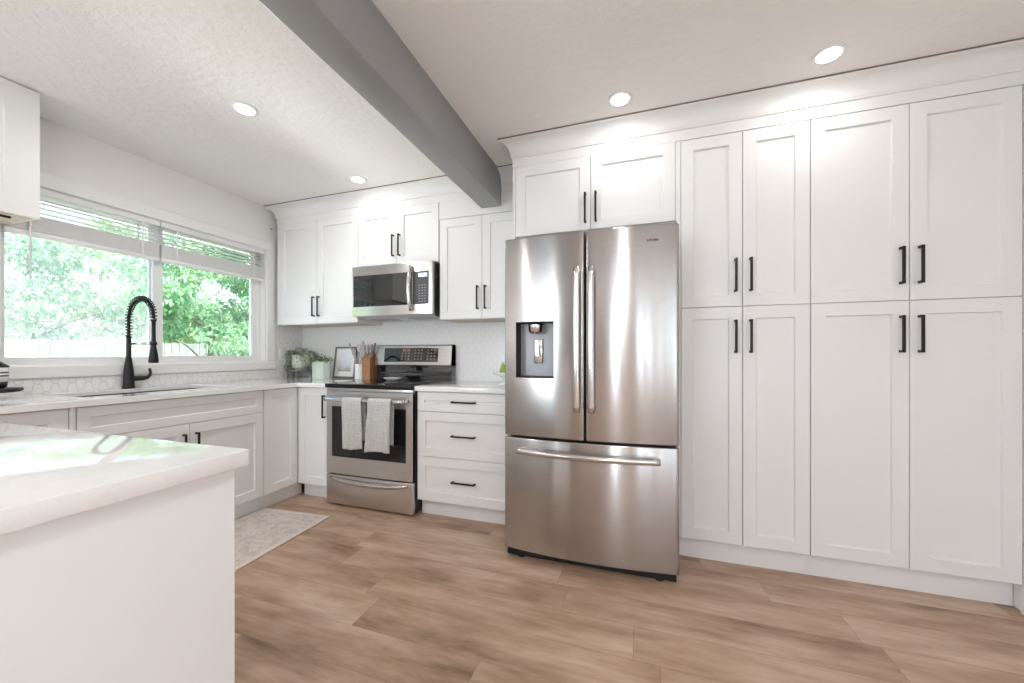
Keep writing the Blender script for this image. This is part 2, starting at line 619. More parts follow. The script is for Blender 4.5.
def frontT(face, along, up):
    """panel space on a front: ('y', F) faces -y at y = F, ('x', F) faces +x at x = F"""
    k, F = face
    if k == 'y':
        return Matrix(((1, 0, 0, along), (0, 0, -1, F), (0, 1, 0, up), (0, 0, 0, 1)))
    return Matrix(((0, 0, 1, F), (1, 0, 0, along), (0, 1, 0, up), (0, 0, 0, 1)))


def handle_mb(T, x, y, length, vertical, m=None):
    m = m or MB()
    h = length / 2
    off, t, w = 0.032, 0.009, 0.0115
    if vertical:
        m.box(x - w / 2, x + w / 2, y - h, y + h, off - t, off, 0.0012, 1, T)
        for sgn in (-1, 1):
            c = y + sgn * (h - w / 2)
            m.box(x - w / 2, x + w / 2, c - w / 2, c + w / 2, 0.0002, off - t / 2, 0.0008, 1, T)
    else:
        m.box(x - h, x + h, y - w / 2, y + w / 2, off - t, off, 0.0012, 1, T)
        for sgn in (-1, 1):
            c = x + sgn * (h - w / 2)
            m.box(c - w / 2, c + w / 2, y - w / 2, y + w / 2, 0.0002, off - t / 2, 0.0008, 1, T)
    return m


G = 0.0016                                            # half of the gap between two fronts


def front(parent, name, face, a0, a1, z0, z1, handle=None, fw=0.062, hl=0.176):
    """one door or drawer front with its bar handle. handle: (along, z, 'v' or 'h')"""
    a0, a1, z0, z1 = a0 + G, a1 - G, z0 + G, z1 - G
    T = frontT(face, a0, z0)
    o = MB().shaker(T, a1 - a0, z1 - z0, fw).build(name, M['cab'], parent)
    if handle:
        ha, hz, d = handle
        handle_mb(T, ha - a0, hz - z0, hl, d == 'v').build('handle', M['black'], o)
    return o


# ------------------------------------------------------------------ levels of the room
ZC = 2.49                      # ceiling
XR = 4.887                     # right wall
CT = 0.919                     # worktop height
CTH = 0.034                    # worktop thickness
XL = 0.05                      # the window wall's face
FB = -0.628                    # fronts of the base cabinets on the back wall
FW = 0.688                     # fronts of the base cabinets under the window
FU = -0.330                    # fronts of the wall cabinets
FP = -0.664                    # fronts of the pantry and the cabinet over the fridge
UB, UT = 1.414, 2.335          # bottom and top of the wall cabinets

# ------------------------------------------------------------------ room shell
struct(MB().box(-0.02, XR, YB, 0.0, -0.06, 0.0).build('floor', M['floor']))
struct(MB().box(-0.25, XR + 0.2, YB - 0.2, 0.2, ZC, ZC + 0.1).build('ceiling', M['ceil']))
struct(MB().box(-0.15, XR + 0.15, 0.0, 0.12, -0.05, ZC).build('wall_back', M['wall']))
WY0, WY1, WZ0, WZ1 = -1.916, -0.396, 1.083, 2.092      # the window opening
wl_ = MB().cells([YB, WY0, WY1, 0.0], [-0.05, WZ0, WZ1, ZC], lambda y, z: not (WY0 < y < WY1 and WZ0 < z < WZ1), 0, -0.15, XL)
struct(wl_.build('wall_left', M['wall']))
m = MB().cells([YB, FILL_WIN[0], FILL_WIN[1], 0.0], [-0.05, 0.35, 2.3, ZC], lambda y, z: not (0.35 < z < 2.3 and FILL_WIN[0] < y < FILL_WIN[1]), 0, XR, XR + 0.12)
struct(m.build('wall_right', M['wall']))
xs = [-0.15] + [v for w in BACKWIN for v in w] + [XR + 0.12]
wf = MB().cells(xs, [-0.05, 0.35, 2.3, ZC], lambda x, z: not (0.35 < z < 2.3 and any(a < x < b for a, b in BACKWIN)), 1, YB - 0.12, YB)
struct(wf.build('wall_front', M['wallgrey']))
for i, (a, b) in enumerate(BACKWIN):
    w = struct(thing('window_%d' % (i + 2), None, None, ((a + b) / 2, YB, 0.35)))
    w.pop('label', None)
    m = MB()
    m.cells([a, a + 0.05, b - 0.05, b] if b - a > 0.3 else [a, a + 0.012, b - 0.012, b], [0.35, 0.40, 2.25, 2.3], lambda x, z: not (a + (0.05 if b - a > 0.3 else 0.012) < x < b - (0.05 if b - a > 0.3 else 0.012) and 0.40 < z < 2.25), 1, YB - 0.09, YB - 0.03, 0.003)
    m.build('window_frame', M['vinyl'], w)
w = struct(thing('window_6', None, None, (XR, sum(FILL_WIN) / 2, 0.35)))  # frame of the unseen window added for its light
a, b = FILL_WIN
m = MB()
m.cells([a, a + 0.06, (a + b) / 2 - 0.03, (a + b) / 2 + 0.03, b - 0.06, b], [0.35, 0.41, 2.24, 2.3], lambda y, z: not ((a + 0.06 < y < (a + b) / 2 - 0.03 or (a + b) / 2 + 0.03 < y < b - 0.06) and 0.41 < z < 2.24), 0, XR + 0.03, XR + 0.09, 0.003)
m.build('window_frame', M['vinyl'], w)  # frame of the added unseen window
dd = struct(MB().box(1.15, 1.95, YB + 0.002, YB + 0.045, 0.0, 2.05, 0.004, 1).build('door_1', M['darkgrey']))
MB().box(1.21, 1.25, YB + 0.0455, YB + 0.075, 0.95, 1.07, 0.004, 1).build('door_handle', M['chrome'], dd)
bb = [(0.0, 0.0), (0.0, 0.10), (0.004, 0.108), (0.010, 0.108), (0.014, 0.10), (0.014, 0.0)]
m = MB().prism([(XR - p, q) for p, q in bb], 1, YB + 0.02, FP - 0.004)
struct(m.build('baseboard_right', M['trim']))
struct(MB().box(2.0, 4.8, -6.999, -6.985, 0.0, 0.10, 0.002, 1).build('baseboard_front', M['trim']))

# tiles above the worktops
struct(MB().box(XL + 0.012, 2.492, -0.008, 0.0, CT, UB + 0.2).build('wall_back_tiles', M['tile_x']))
m = MB()
ty = [-2.9, WY0 - 0.09, WY1 + 0.078, -0.009]
m.cells(ty, [CT, 1.003, UB], lambda y, z: z < 1.003 or y > WY1 + 0.078, 0, XL, XL + 0.009)
struct(m.build('wall_left_tiles', M['tile_y']))

# ------------------------------------------------------------------ kitchen window
win = struct(thing('window_1', None, None, (0.0, (WY0 + WY1) / 2, WZ0)))
m = MB()                                              # fixed outer frame
m.cells([WY0, WY0 + 0.035, WY1 - 0.035, WY1], [WZ0, WZ0 + 0.03, WZ1 - 0.03, WZ1],
        lambda y, z: not (WY0 + 0.035 < y < WY1 - 0.035 and WZ0 + 0.03 < z < WZ1 - 0.03), 0, -0.14, -0.055, 0.003)
m.build('window_frame', M['vinyl'], win)
YM0, YM1 = -1.211, -1.149                             # the meeting stiles
s1 = MB().cells([WY0 + 0.035, WY0 + 0.052, YM0, YM0 + 0.034], [WZ0 + 0.03, WZ0 + 0.042, WZ1 - 0.05, WZ1 - 0.03],
                lambda y, z: not (WY0 + 0.052 < y < YM0 and WZ0 + 0.042 < z < WZ1 - 0.05), 0, -0.125, -0.10, 0.003).build('sash', M['vinyl'], win)
MB().box(-0.114, -0.110, WY0 + 0.052, YM0, WZ0 + 0.042, WZ1 - 0.05).build('pane', M['paneveil'], s1)
s2 = MB().cells([YM0 + 0.004, YM1, WY1 - 0.085, WY1 - 0.035], [WZ0 + 0.03, WZ0 + 0.048, WZ1 - 0.05, WZ1 - 0.03],
                lambda y, z: not (YM1 < y < WY1 - 0.085 and WZ0 + 0.048 < z < WZ1 - 0.05), 0, -0.095, -0.062, 0.003).build('sash', M['vinyl'], win)
MB().box(-0.082, -0.078, YM1, WY1 - 0.085, WZ0 + 0.048, WZ1 - 0.05).build('pane', M['pane'], s2)
m = MB()                                              # casing around the opening
cw = 0.078
for z0, z1, y0, y1 in ((WZ1, WZ1 + 0.085, WY0 - cw, WY1 + cw), (WZ0 - cw, WZ0, WY0 - cw, WY1 + cw)):
    m.prism([(0.0005, z0), (0.018, z0), (0.022, z0 + 0.006), (0.022, z1 - 0.012), (0.016, z1), (0.0005, z1)], 1, y0, y1)
for y0, y1 in ((WY0 - cw, WY0), (WY1, WY1 + cw)):
    m.box(0.0005, 0.0215, y0, y1, WZ0, WZ1, 0.003, 1)
m.build('casing', M['trim'], win)
m = MB()
t_ = 0.006
m.cells([WY0, WY0 + t_, WY1 - t_, WY1], [WZ0, WZ0 + t_, WZ1 - t_, WZ1], lambda y, z: not (WY0 + t_ < y < WY1 - t_ and WZ0 + t_ < z < WZ1 - t_), 0, -0.055, 0.0)
m.build('jamb_liner', M['trim'], win)


# blinds, pulled most of the way up
def blind(y0, y1, label, wand):
    o = thing('window_blind', label, 'blind', (-0.026, (y0 + y1) / 2, 1.80), 'white blinds in the kitchen window')
    MB().box(-0.050, -0.003, y0, y1, 2.052, 2.097, 0.003, 1).build('headrail', M['vinyl'], o)
    zs_ = [2.036 - 0.0285 * k for k in range(4)]
    st = MB()
    for z in zs_:
        st.prism([(-0.049, z - 0.0015), (-0.026, z + 0.0015), (-0.003, z - 0.0015), (-0.003, z + 0.001), (-0.026, z + 0.004), (-0.049, z + 0.001)], 1, y0 + 0.004, y1 - 0.004)
    z = 1.836
    k = 0
    while z < 1.925:
        d = 0.0015 * sin(k * 2.1)
        st.box(-0.049 + d, -0.003 + d, y0 + 0.004, y1 - 0.004, z, z + 0.0032)
        z += 0.0046
        k += 1
    st.build('slats', M['vinyl'], o)
    MB().box(-0.051, -0.001, y0 + 0.002, y1 - 0.002, 1.806, 1.834, 0.004, 2).build('bottom_rail', M['vinyl'], o)
    n = 2 if y1 - y0 < 0.9 else 3
    for k in range(n):
        y = y0 + 0.10 + (y1 - y0 - 0.2) * k / (n - 1)
        c = MB()
        for x in (-0.0505, -0.0015):
            c.box(x - 0.0012, x + 0.0012, y - 0.004, y + 0.004, 1.83, 2.06)
        c.build('ladder_cord', M['trim'], o)
    if wand:
        w = MB().tube([(0.004, wand, 2.055), (0.010, wand, 2.03), (0.014, wand, 1.90), (0.014, wand, 1.56)], [0.003, 0.003, 0.005, 0.005])
        w.build('tilt_wand', M['trim'], o)
    return o


blind(WY0 + 0.01, -1.199, 'white slatted blind raised over the window pane behind the faucet, with tilt wand', -1.812)
blind(-1.193, WY1 - 0.008, 'shorter white slatted blind raised over the window pane nearest the room corner', None)


for o in [win] + [q for q in COL.objects if q.name.startswith('window_blind')]:
    o.location.x += XL


# ------------------------------------------------------------------ recessed ceiling lights
def downlight(x, y, label, power):
    o = thing('ceiling_light', label, 'ceiling light', (x, y, ZC), 'recessed ceiling lights')
    MB().lathe([(0.060, -0.0045), (0.064, -0.002), (0.064, -0.0002)], (x, y, ZC)).build('trim_ring', M['trim'], o)
    MB().lathe([(0.040, -0.0075), (0.046, -0.0065), (0.047, -0.0047)], (x, y, ZC)).build('lens', M['lamp'], o)
    d = bpy.data.lights.new('bulb', 'AREA')
    d.shape = 'DISK'
    d.size = 0.09
    d.energy = power
    d.color = (1.0, 0.985, 0.96)
    b = bpy.data.objects.new('bulb', d)
    COL.objects.link(b)
    b.parent = o
    b.location = (0, 0, -0.010)
    return o


downlight(1.224, -1.454, 'small round recessed light in the ceiling between window and grey beam', 3.5)
downlight(1.226, -0.572, 'small round recessed light in the ceiling over the stove corner', 0.8)
downlight(3.182, -0.885, 'small round recessed light in the ceiling in front of the fridge', 0.8)
downlight(4.087, -0.896, 'small round recessed light in the ceiling in front of the tall pantry cabinets', 0.8)
for x, y in ((1.224, -3.6), (3.4, -3.2), (1.4, -5.4), (3.6, -5.4)):  # unseen lamps added behind the viewer to brighten the room
    downlight(x, y, 'unseen small round recessed light added in the ceiling behind the viewer', 5)

# ------------------------------------------------------------------ beam and crown moulding
BX0, BX1, BZ = 2.156, 2.312, 2.238
m = MB().box(BX0, BX1, YB + 0.002, FU - 0.004, BZ, ZC - 0.0005, 0.004, 2)
tag(m.build('ceiling_beam', M['beam'], None, (2.234, -3.5, BZ)), 'long grey painted box beam running under the ceiling to the wall cabinets', 'beam')


def crown_profile(F, z0, z1, out):
    """(y, z) outline of frieze and cove, on a front at y = F"""
    h = z1 - z0
    p = [(F + 0.02, z0 - 0.055), (F - 0.002, z0 - 0.055), (F - 0.002, z0), (F - 0.010, z0 + 0.004), (F - 0.010, z0 + 0.012)]
    for k in range(9):
        a = k / 8 * pi / 2
        p.append((F - 0.012 - (out - 0.022) * (1 - cos(a)), z0 + 0.014 + (h - 0.03) * sin(a)))
    p += [(F - out, z1 - 0.014), (F - out, z1 - 0.0015), (F + 0.02, z1 - 0.0015)]
    return p


def crown_run(m, F, z0, x0, x1, out, ret0=None):
    """moulding along x; ret0: the run has a mitred end overhanging to the left"""
    prof = crown_profile(F, z0, ZC, out)
    b = bmesh.new()
    A, B = [], []
    for y, z in prof:
        o_ = max(0.0, F - y)
        A.append(b.verts.new(((x0 - o_) if ret0 else x0, y, z)))
        B.append(b.verts.new((x1, y, z)))
    b.faces.new(A)
    b.faces.new(B[::-1])
    for i in range(len(prof)):
        j = (i + 1) % len(prof)
        b.faces.new((A[i], B[i], B[j], A[j]))
    m._add(b)
    if ret0:                                          # the return, along y to the wall
        b = bmesh.new()
        A, B = [], []
        for y, z in prof:
            o_ = F - y
            A.append(b.verts.new((x0 - max(0.0, o_) if o_ >= 0 else x0 + 0.02, y if o_ >= 0 else F, z)))
            B.append(b.verts.new((x0 - max(0.0, o_) if o_ >= 0 else x0 + 0.02, ret0, z)))
        b.faces.new(A)
        b.faces.new(B[::-1])
        for i in range(len(prof)):
            j = (i + 1) % len(prof)
            b.faces.new((A[i], B[i], B[j], A[j]))
        m._add(b)


m = MB()
crown_run(m, FU, 2.388, 0.1125, BX0 - 0.001, 0.085, -0.002)
t1_ = struct(m.build('trim_1', M['trim']))
MB().box(XL + 0.002, BX0 - 0.001, FU - 0.090, FU - 0.0855, ZC - 0.005, ZC - 0.0004).build('shadow_strip', M['crown_shade'], t1_)  # thin strip painting in the shadow where crown meets ceiling
m = MB()
crown_run(m, FU, 2.388, BX1 + 0.001, 2.512, 0.085)
m.box(1.794, 2.512, FU, FU + 0.018, 2.196, 2.334)
t2_ = struct(m.build('trim_2', M['trim']))
MB().box(BX1 + 0.001, 2.43, FU - 0.090, FU - 0.0855, ZC - 0.005, ZC - 0.0004).build('shadow_strip', M['crown_shade'], t2_)
m = MB()
crown_run(m, FP, 2.386, 2.513, XR - 0.001, 0.075, -0.33)
t3_ = struct(m.build('trim_3', M['trim']))
MB().box(2.437, XR - 0.001, FP - 0.080, FP - 0.0755, ZC - 0.005, ZC - 0.0004).build('shadow_strip', M['crown_shade'], t3_)


# ------------------------------------------------------------------ cabinets on the back wall
def carcass(parent, x0, x1, y0, y1, z0, z1, under=None):
    o = MB().box(x0, x1, y0, y1, z0, z1, 0.001, 1).build('carcass', M['cab'], parent)
    if under:
        MB().box(x0 + 0.018, x1 - 0.018, y0 + 0.018, y1 - 0.01, z0 - 0.003, z0 - 0.0002).build('underside', M['under'], parent)
    return o


YW = -0.0095                                          # back of things set against the tiles
D = 0.0195                                            # a front's thickness plus a hair
c = thing('wall_cabinet', 'white two-door wall cabinet in the corner beside the window, above the potted plants', 'cabinet', (0.57, 0, UB))
carcass(c, 0.112, 1.019, FU + D, YW, UB, UT, True)
MB().box(0.112, 0.1335, FU + 0.001, FU + D, UB, UT, 0.001, 1).build('filler_strip', M['cab'], c)
front(c, 'door', ('y', FU), 0.134, 0.577, UB, UT, (0.548, 1.566, 'v'))
front(c, 'door', ('y', FU), 0.577, 1.019, UB, UT, (0.606, 1.566, 'v'))

c = thing('wall_cabinet', 'short white two-door wall cabinet directly above the microwave', 'cabinet', (1.405, 0, 1.87))
carcass(c, 1.022, 1.790, FU + D, YW, 1.868, UT)
front(c, 'door', ('y', FU), 1.022, 1.405, 1.872, UT, (1.376, 2.03, 'v'))
front(c, 'door', ('y', FU), 1.405, 1.790, 1.872, UT, (1.436, 2.03, 'v'))

c = thing('wall_cabinet', 'white two-door wall cabinet between microwave and refrigerator, below the end of the beam', 'cabinet', (2.15, 0, UB))
carcass(c, 1.795, 2.508, FU + D, YW, UB, 2.195, True)
front(c, 'door', ('y', FU), 1.798, 2.157, UB, 2.194, (2.125, 1.572, 'v'))
front(c, 'door', ('y', FU), 2.157, 2.508, UB, 2.194, (2.188, 1.572, 'v'))

c = thing('fridge_cabinet', 'white two-door cabinet above the refrigerator with a tall side panel', 'cabinet', (2.99, 0, 1.88))
MB().box(2.512, 2.530, FP + 0.001, YW, 0.0, 2.334, 0.001, 1).build('side_panel', M['cab'], c)
carcass(c, 2.531, 3.4775, FP + D, -0.002, 1.885, 2.334)
front(c, 'door', ('y', FP), 2.531, 3.003, 1.888, 2.333, (2.972, 2.018, 'v'))
front(c, 'door', ('y', FP), 3.003, 3.4705, 1.888, 2.333, (3.034, 2.018, 'v'))
MB().box(3.471, 3.4775, FP + 0.003, FP + D, 1.888, 2.333).build('filler_strip', M['cab'], c)

for (x0, xm, x1, name, lab) in ((3.478, 3.8, 4.1005, 'pantry_cabinet', 'tall white four-door pantry cabinet with narrow doors, right beside the refrigerator'),
                                (4.1015, 4.493, 4.884, 'pantry_cabinet', 'wider tall white four-door pantry cabinet between the narrow pantry and the room side wall')):
    c = thing(name, lab, 'cabinet', ((x0 + x1) / 2, -0.3, 0))
    carcass(c, x0, x1, FP + D, -0.002, 0.121, 2.334)
    MB().box(x0, x1, FP + 0.048, FP + 0.064, 0.0, 0.121).build('toe_kick', M['cab'], c)
    d0 = x0
    if x0 < 3.6:
        MB().box(3.478, 3.4975, FP + 0.003, FP + D, 0.121, 2.334, 0.001, 1).build('filler_strip', M['cab'], c)
        d0 = 3.498
    for z0, z1, hz in ((0.121, 1.397, 1.237), (1.397, 2.330, 1.562)):
        front(c, 'door', ('y', FP), d0, xm, z0, z1, (xm - 0.035, hz, 'v'))
        front(c, 'door', ('y', FP), xm, x1, z0, z1, (xm + 0.035, hz, 'v'))

BT = CT - CTH - 0.001                                 # top of the base cabinets
c = thing('base_cabinet', 'white base cabinet with three drawers between stove and refrigerator', 'cabinet', (2.15, -0.3, 0))
carcass(c, 1.786, 2.508, FB + D, YW, 0.113, BT)
MB().box(1.792, 2.508, FB + 0.058, FB + 0.074, 0.0, 0.113).build('toe_kick', M['cab'], c)
for z0, z1 in ((0.114, 0.425), (0.425, 0.742), (0.742, BT - 0.003)):
    front(c, 'drawer', ('y', FB), 1.787, 2.507, z0, z1, (2.152, (z0 + z1) / 2 + (0.004 if z0 > 0.7 else 0.0), 'h'), 0.055 if z0 > 0.7 else 0.062)

c = thing('corner_cabinet', 'white corner base cabinet with a bifold door, left of the stove', 'cabinet', (0.5, -0.5, 0))
b_ = MB().cells([XL + 0.012, FW - D, 1.010], [-0.918, FB + D, YW], lambda x, y: x < FW - D or y > FB + D, 2, 0.113, BT)
b_.build('carcass', M['cab'], c)
MB().box(FW - 0.002, 1.010, FB + 0.066, FB + 0.080, 0.0, 0.113).build('toe_kick', M['cab'], c)
MB().box(FW - 0.064, FW - 0.050, -0.918, FB + 0.080, 0.0, 0.113).build('toe_kick', M['cab'], c)
front(c, 'door', ('y', FB), FW + 0.003, 1.010, 0.113, BT - 0.002, (0.962, 0.738, 'v'))
front(c, 'door', ('x', FW), -0.918, FB - 0.003, 0.113, BT - 0.002)

c = thing('sink_cabinet', 'white base cabinet with two doors under the sink', 'cabinet', (0.33, -1.4, 0))
carcass(c, XL + 0.012, FW - D, -1.890, -0.920, 0.113, 0.70)
MB().box(FW - D - 0.02, FW - D, -1.890, -0.920, 0.70, BT).build('face_frame', M['cab'], c)
MB().box(FW - 0.064, FW - 0.050, -1.890, -0.920, 0.0, 0.113).build('toe_kick', M['cab'], c)
front(c, 'false_front', ('x', FW), -1.889, -0.920, 0.722, BT - 0.002, None, 0.05)
front(c, 'door', ('x', FW), -1.889, -1.400, 0.113, 0.722, (-1.435, 0.575, 'v'))
front(c, 'door', ('x', FW), -1.400, -0.920, 0.113, 0.722, (-1.365, 0.575, 'v'))

c = thing('base_cabinet', 'white base cabinet beside the sink cabinet, mostly hidden behind the island', 'cabinet', (0.33, -2.2, 0))
carcass(c, XL + 0.012, FW - D, -2.60, -1.892, 0.113, BT)
MB().box(FW - 0.064, FW - 0.050, -2.60, -1.892, 0.0, 0.113).build('toe_kick', M['cab'], c)
MB().box(FW - D + 0.0004, FW, -1.914, -1.892, 0.113, BT - 0.002, 0.001, 1).build('filler_strip', M['cab'], c)
front(c, 'door', ('x', FW), -2.60, -1.915, 0.113, BT - 0.002)

c = thing('wall_cabinet', 'white wall cabinet at the edge of the picture, left of the window', 'cabinet', (0.17, -2.2, 1.834))
carcass(c, XL + 0.001, 0.35 - D, -2.65, -1.880, 1.840, ZC - 0.003)
front(c, 'door', ('x', 0.35), -2.60, -1.880, 1.834, ZC - 0.004, None, 0.115)
MB().box(0.07, 0.33, -2.60, -1.90, 1.833, 1.8395).build('underside', M['under'], c)
MB().box(0.27, 0.285, -2.58, -1.955, 1.824, 1.8328, 0.001, 1).build('light_strip', M['blackpl'], c)

# ------------------------------------------------------------------ worktops
SX0, SX1, SY0, SY1 = 0.165, 0.545, -1.80, -1.07       # sink opening
CF = FW + 0.026
CB = FB - 0.028
m = MB().cells([XL + 0.0095, SX0, SX1, CF, 1.0115], [-2.60, SY0, SY1, CB, -0.0085],
               lambda x, y: (x < CF or y > CB) and not (SX0 < x < SX1 and SY0 < y < SY1), 2, CT - CTH, CT, 0.003)
tag(m.build('countertop', M['quartz'], None, (0.35, -1.2, CT - CTH)), 'white quartz countertop wrapping the corner under the window, with the sink cut in', 'countertop')
m = MB().box(1.7800, 2.5105, CB, -0.0085, CT - CTH, CT, 0.003, 2)
tag(m.build('countertop', M['quartz'], None, (2.15, -0.33, CT - CTH)), 'short white quartz countertop between stove and refrigerator', 'countertop')

IX, IY = 2.421, -2.324                                # far right corner of the island top
m = MB().box(0.93, IX, -3.45, IY, CT - 0.038, CT, 0.003, 2)
tag(m.build('island_countertop', M['quartz'], None, (1.7, -2.9, CT - 0.038)), 'glossy white quartz top of the island in the foreground, reflecting the window', 'countertop')
c = thing('kitchen_island', 'white panelled kitchen island in the near foreground', 'island', (1.7, -2.9, 0))
MB().box(0.96, IX - 0.034, -3.40, IY - 0.019, 0.0, CT - 0.0385).build('body', M['cab'], c)
m = MB()
m.box(IX - 0.0335, IX - 0.023, -3.40, IY - 0.018, 0.0, CT - 0.039, 0.0015, 1)
m.build('end_panel', M['cab'], c)


# ------------------------------------------------------------------ sink and faucet
c = thing('kitchen_sink', 'undermount dark metal sink set into the counter below the window', 'sink', (0.35, -1.46, 0.706))
zt = CT - CTH - 0.0006
m = MB()
w = 0.004
x0, x1, y0, y1 = SX0 + 0.001, SX1 - 0.001, SY0 + 0.001, SY1 - 0.001
zb = 0.706
m.box(x0, x1, y0, y1, zb, zb + w)
m.box(x0, x0 + w, y0, y1, zb, zt + 0.012)
m.box(x1 - w, x1, y0, y1, zb, zt + 0.012)
m.box(x0, x1, y0, y0 + w, zb, zt + 0.012)
m.box(x0, x1, y1 - w, y1, zb, zt + 0.012)
m.build('basin', M['sinksteel'], c)
MB().lathe([(0.045, 0.0), (0.045, 0.003), (0.038, 0.005), (0.0, 0.002)], (0.35, -1.46, zb + w)).build('drain', M['chrome'], c)

fx, fy = 0.095, -1.398
c = thing('kitchen_faucet', 'tall matte black spring faucet standing behind the sink', 'faucet', (fx, fy, CT))
MB().lathe([(0.031, 0.0), (0.031, 0.012), (0.028, 0.02), (0.026, 0.10), (0.021, 0.15), (0.0135, 0.21), (0.0125, 0.33), (0.0125, 0.345)], (fx, fy, CT)).build('body', M['black'], c)
arch = [Vector((fx, fy, CT + 0.335 + 0.02 * k)) for k in range(7)]
zc_, R_ = CT + 0.458, 0.126
for k in range(1, 25):
    a = pi - pi * k / 24 * 1.02
    arch.append(Vector((fx + R_ + R_ * cos(a), fy, zc_ + R_ * sin(a))))
x_end = arch[-1].x
MB().tube(arch, 0.0085, 10).build('hose', M['black'], c)
# spring around the hose
cum = [0.0]
for a, b in zip(arch, arch[1:]):
    cum.append(cum[-1] + (b - a).length)
N = 27 * 12
hx = []
for i in range(N + 1):
    s_ = cum[-1] * i / N
    k = max(j for j in range(len(cum)) if cum[j] <= s_ + 1e-9)
    k = min(k, len(arch) - 2)
    f = (s_ - cum[k]) / (cum[k + 1] - cum[k])
    p = arch[k].lerp(arch[k + 1], f)
    td = (arch[k + 1] - arch[k]).normalized()
    side = Vector((0, 1, 0))
    nn = td.cross(side)
    ang = 2 * pi * i / 12
    hx.append(p + (side * cos(ang) + nn * sin(ang)) * 0.0160)
MB().tube(hx, 0.0034, 6).build('spring', M['black'], c)
hx_, hz_ = x_end, arch[-1].z
hd = MB().lathe([(0.0, -0.262), (0.022, -0.262), (0.0255, -0.254), (0.0215, -0.210), (0.0145, -0.165), (0.0125, -0.13), (0.0105, -0.10), (0.0105, 0.0), (0.0145, 0.004), (0.0145, 0.016), (0.0, 0.018)], (hx_, fy, hz_ - 0.02), 20, cap=False)
hd.build('spray_head', M['black'], c)
zz = CT + 0.292
m = MB().tube([(fx + 0.012, fy, zz), (hx_ - 0.012, fy, zz)], 0.0075, 10)
m.build('holder_arm', M['steels'], c)
MB().lathe([(0.0175, -0.009), (0.0175, 0.009)], (hx_, fy, zz), 20).build('holder_ring', M['black'], c)
lv = [(fx + 0.004, fy + 0.022, CT + 0.062), (fx + 0.004, fy + 0.075, CT + 0.063), (fx + 0.004, fy + 0.098, CT + 0.068), (fx + 0.004, fy + 0.112, CT + 0.082), (fx + 0.004, fy + 0.116, CT + 0.100), (fx + 0.004, fy + 0.110, CT + 0.128)]
MB().tube(lv, [0.0165, 0.016, 0.013, 0.009, 0.0075, 0.007], 10).build('lever', M['black'], c)

# ------------------------------------------------------------------ range
RX0, RX1 = 1.014, 1.777
RC = (RX0 + RX1) / 2
RF = -0.668                                           # face of the oven door
c = thing('kitchen_range', 'stainless steel electric range with black glass cooktop', 'stove', (RC, -0.35, 0))
MB().box(RX0 + 0.002, RX1 - 0.002, RF + 0.036, -0.012, 0.03, 0.8905, 0.002, 1).build('case', M['case'], c)
for x in (RX0 + 0.04, RX1 - 0.04):
    for y in (RF + 0.08, -0.06):
        MB().lathe([(0.018, 0.0), (0.018, 0.01), (0.012, 0.012), (0.012, 0.0298)], (x, y, 0), 16).build('foot', M['blackpl'], c)
ctop = MB().box(RX0, RX1, RF - 0.016, -0.085, 0.891, 0.922, 0.005, 3).build('cooktop', M['cookglass'], c)
for bx_, by_, br in ((RX0 + 0.2, -0.50, 0.10), (RX1 - 0.2, -0.50, 0.115), (RX0 + 0.19, -0.22, 0.08), (RX1 - 0.19, -0.22, 0.085)):
    m = MB()
    for r_ in (br, br * 0.62):
        b = bmesh.new()
        n = 48
        A = [b.verts.new((bx_ + r_ * cos(2 * pi * k / n), by_ + r_ * sin(2 * pi * k / n), 0.9223)) for k in range(n)]
        B = [b.verts.new((bx_ + (r_ - 0.002) * cos(2 * pi * k / n), by_ + (r_ - 0.002) * sin(2 * pi * k / n), 0.9223)) for k in range(n)]
        for k in range(n):
            b.faces.new((A[k], A[(k + 1) % n], B[(k + 1) % n], B[k]))
        m._add(b)
    m.build('burner_ring', M['midgrey'], ctop)
# front rail below the cooktop
MB().box(RX0 + 0.001, RX1 - 0.001, RF + 0.002, RF + 0.035, 0.868, 0.8905, 0.003, 2).build('front_rail', M['steelh'], c)
# backguard: black riser, slanted steel console
MB().box(RX0, RX1, -0.084, -0.012, 0.891, 1.046, 0.002, 1).build('backguard_riser', M['glassblack'], c)
pr = [(-0.088, 1.045), (-0.104, 1.052), (-0.080, 1.216), (-0.070, 1.226), (-0.014, 1.226), (-0.012, 1.045)]
con = MB().prism(pr, 0, RX0 - 0.001, RX1 + 0.001, 0.003).build('console', M['steelh'], c)


def conT(u0, v0):
    """panel space on the slanted console"""
    d = Vector((0, 0.024, 0.164)).normalized()
    n = Vector((1, 0, 0)).cross(d)
    o_ = Vector((u0, -0.104, 1.052)) + d * v0
    return Matrix(((1, d.x, n.x, o_.x), (0, d.y, n.y, o_.y), (0, d.z, n.z, o_.z), (0, 0, 0, 1)))


pw, ph = 0.545, 0.122
T = conT(RX0 + 0.092, 0.026)
dp = MB().box(0, pw, 0, ph, 0.0004, 0.003, 0.001, 1, T).build('control_panel', M['glassblack'], con)
for q0, q1 in ((0, 3), (4, 7), (8, 11)):              # three groups of touch pads
    m = MB()
    for r_ in range(4 if q0 > 3 else 3):
        for q in range(q0, q1):
            u, v = 0.185 + q * 0.032, 0.022 + r_ * 0.026
            m.box(u, u + 0.013, v, v + 0.006, 0.0031, 0.0036, 0, 1, T)
    m.build('keypad', M['print'], dp)
m = MB()
u = 0.195
for ch in range(4):                                   # clock digits
    for a in ((0, 0.002, 0, 0.018), (0.009, 0.011, 0, 0.018), (0, 0.011, 0.016, 0.018), (0, 0.011, 0, 0.002)):
        m.box(u + a[0], u + a[1], 0.092 + a[2], 0.092 + a[3], 0.0031, 0.0036, 0, 1, T)
    u += 0.017 + (0.008 if ch == 1 else 0)
m.build('clock_digits', M['redled'], dp)
